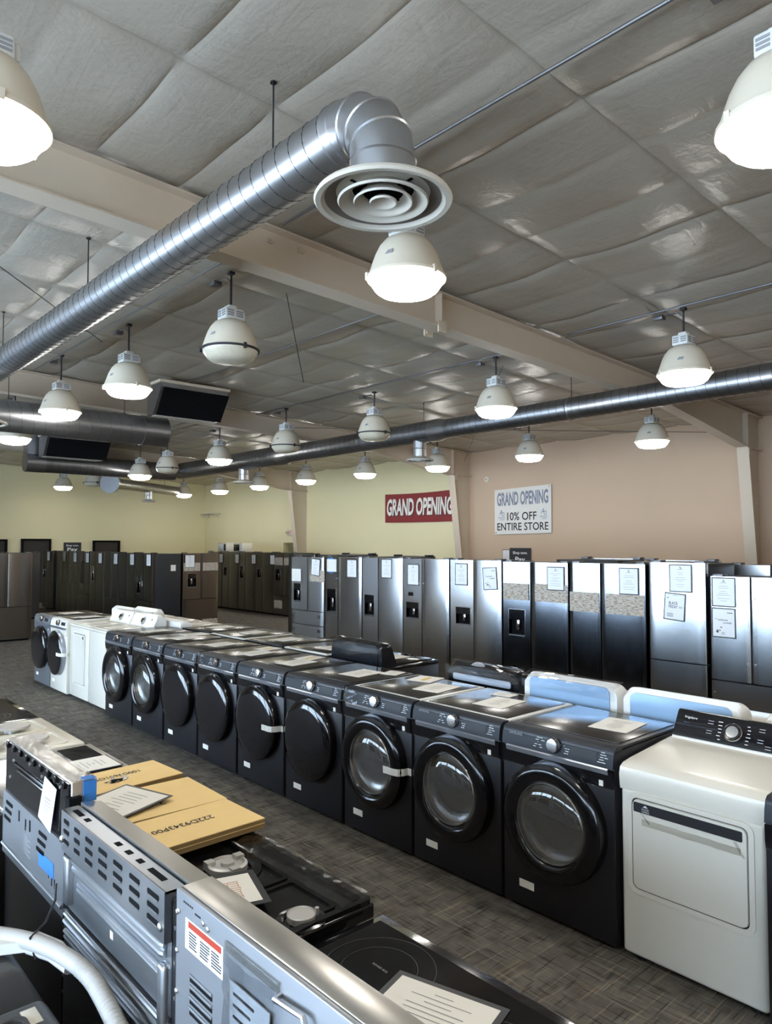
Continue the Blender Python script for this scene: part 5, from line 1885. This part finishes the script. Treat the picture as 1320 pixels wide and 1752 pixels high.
# ------------------------------------------------------------ flat cardboard cartons on the ranges
GC_ = 'flat cardboard cartons on the ranges'
def carton(label, cx_, cy_, L, W, z0, h, rz, txt=None, txt_at=None, flip=False, hole=False, tsz=(.24, .032)):
    t = thing('flat_carton', label, 'box', (cx_, cy_, z0), rz, GC_)
    g = G(); g.box(-L / 2, L / 2, -W / 2, W / 2, 0, h - .003, mi=1); g.box(-L / 2 - .001, L / 2 + .001, -W / 2 - .001, W / 2 + .001, h - .003, h, mi=0)
    g.box(-L / 2 - .0012, L / 2 + .0012, -W / 2 - .0012, W / 2 + .0012, h * .47, h * .53, mi=0)
    part('board', g, ['kraft', 'kraft_edge'], t)
    if txt:
        g = G()
        r_, u_ = ((-1, 0, 0), (0, -1, 0)) if flip else ((1, 0, 0), (0, 1, 0))
        add_text(g, txt, (txt_at[0], txt_at[1], h + .0012), r_, u_, tsz[0], tsz[1], offset=.006)
        part('lettering', g, 'ink', t)
    if hole:
        g = G()
        pts = [(.02 + .045 * (1 + .25 * math.sin(5 * a)) * math.cos(a), -.03 + .022 * (1 + .2 * math.cos(3 * a)) * math.sin(a)) for a in [2 * PI * k / 18 for k in range(18)]]
        g.prism(pts, h + .0004, h + .0014, 'z')
        part('torn_hole', g, 'dark', t)
        g = G()
        r2 = random.Random(5)
        for k in range(7):
            a = 2 * PI * k / 7
            x, y = .02 + .042 * math.cos(a), -.03 + .02 * math.sin(a)
            g.face([(x - .012, y, h + .001), (x + .012, y + .004, h + .001), (x + .008 * r2.random(), y + .012 * r2.random(), h + .014 * r2.random() + .004)])
        part('torn_flap', g, 'paper', t, smooth=False)
    return t
carton('front carton with upside down letters, nearest on the gas range', 1.168, 2.335, .49, .262, .966, .034, .02, '222D9343P001', (.0, .005), flip=True)
carton('lower carton peeking under the middle one', 1.195, 2.68, .50, .31, .924, .030, -.03)
carton('middle carton whose corner sticks out towards the aisle', 1.19, 2.685, .505, .335, .955, .030, -.02, '2', (.04, -.06), flip=True, tsz=(.022, .032))
carton('rear torn carton with a hole beside its number', 1.18, 3.01, .52, .26, .924, .066, .06, '295D1096G001', (.03, .03), hole=True, tsz=(.23, .03))
sheet('sleeved sheet lying across the torn and middle cartons', (1.09, 2.70, .997), (.30, -.95, 0), (.95, .30, .04), .26, .30, .012, 'price_sheet', 1, 'sheets on the ranges')

# ------------------------------------------------------------ dishwashers at the lower left, backs towards the ranges
def dishwasher(label, ya, yb, first=False):
    t = thing('dishwasher', label, 'dishwasher', (.39, (ya + yb) / 2, 0), 0, 'dark dishwashers at the lower left')
    hw = (yb - ya) / 2
    g = G(); g.box(-.30, .28, -hw, hw, .09, .70, bev=.012); part('tub', g, 'tub', t)
    g = G(); g.box(-.325, -.302, -hw, hw, .12, .80, bev=.006); part('door', g, 'stainless', t)
    g = G(); g.box(-.28, .26, -hw + .02, hw - .02, .0, .09); part('base', g, 'dark', t)
    g = G()
    a, b = hw - .002, hw - .07
    g.hexa([(-.30, -a, .70), (.285, -a, .70), (.285, a, .70), (-.30, a, .70), (-.28, -b, .815), (.225, -b, .815), (.225, b, .815), (-.28, b, .815)])
    bmesh.ops.bevel(g.bm, geom=g.bm.edges[:], offset=.022, segments=3, affect='EDGES', profile=.5)
    cv = part('tub_top', g, 'tub', t)
    g = G(); g.ring(rrect(-.20, .17, -b + .05, b - .05, .03), rrect(-.19, .16, -b + .06, b - .06, .025), .810, .821, 'z'); sub('panel_ridge', g, 'tub', cv)
    g = G(); g.box(.165, .20, b - .105, b - .035, .8145, .8165, bev=.0006); sub('sticker', g, 'yellow_ink' if False else 'bisque', cv)
    return t
d1 = dishwasher('nearest dark dishwasher at the lower left corner, with the white corrugated hose', 1.46, 2.06)
g = G()
path = [(.40, 2.50, .85), (.54, 2.36, .852), (.62, 2.26, .852), (.675, 2.16, .848), (.71, 2.06, .84), (.728, 1.96, .83), (.728, 1.86, .815), (.722, 1.76, .80), (.718, 1.64, .78), (.716, 1.5, .74), (.715, 1.42, .70)]
def smooth_path(p, m=8):
    out = []
    p = [Vector(q) for q in p]
    for i in range(len(p) - 1):
        a, b, c_, d = p[max(i - 1, 0)], p[i], p[i + 1], p[min(i + 2, len(p) - 1)]
        for k in range(m):
            s = k / m
            out.append(.5 * ((2 * b) + (c_ - a) * s + (2 * a - 5 * b + 4 * c_ - d) * s * s + (3 * b - a - 3 * c_ + d) * s ** 3))
    return out + [p[-1]]
sp = smooth_path(path, 14)
rad = [.0225 if i < 62 else (.0235 if i % 2 else .020) for i in range(len(sp))]
g.tube(sp, rad, 16)
h = part('drain_hose', g, 'hose', d1, True)
g = G(); g.hexa([(.40, 2.335, .826), (.65, 2.20, .826), (.672, 2.245, .826), (.42, 2.38, .826), (.40, 2.335, .855), (.65, 2.20, .855), (.672, 2.245, .855), (.42, 2.38, .855)])
g.tube([(.66, 2.22, .84), (.70, 2.15, .83), (.72, 2.08, .81)], [.03, .028, .022], 14)
sub('foam_strip', g, 'white_plastic', h, base=d1.location)
g = G(); g.tube([(.655, 2.175, .815), (.645, 2.19, .87), (.70, 2.235, .878), (.745, 2.30, .90), (.76, 2.34, .93)], .0035, 6)
sub('cable_tie', g, 'rubber', h, base=d1.location)
dishwasher('second dark dishwasher behind the hose at the left edge', 2.08, 2.68)
d3 = dishwasher('third dark dishwasher at the left edge with a white elbow', 2.70, 3.30)
g = G(); g.tube(smooth_path([(.42, 2.98, .83), (.52, 2.95, .86), (.60, 2.90, .855), (.635, 2.87, .83)], 6), .026, 14)
part('hose_elbow', g, 'hose', d3, True)
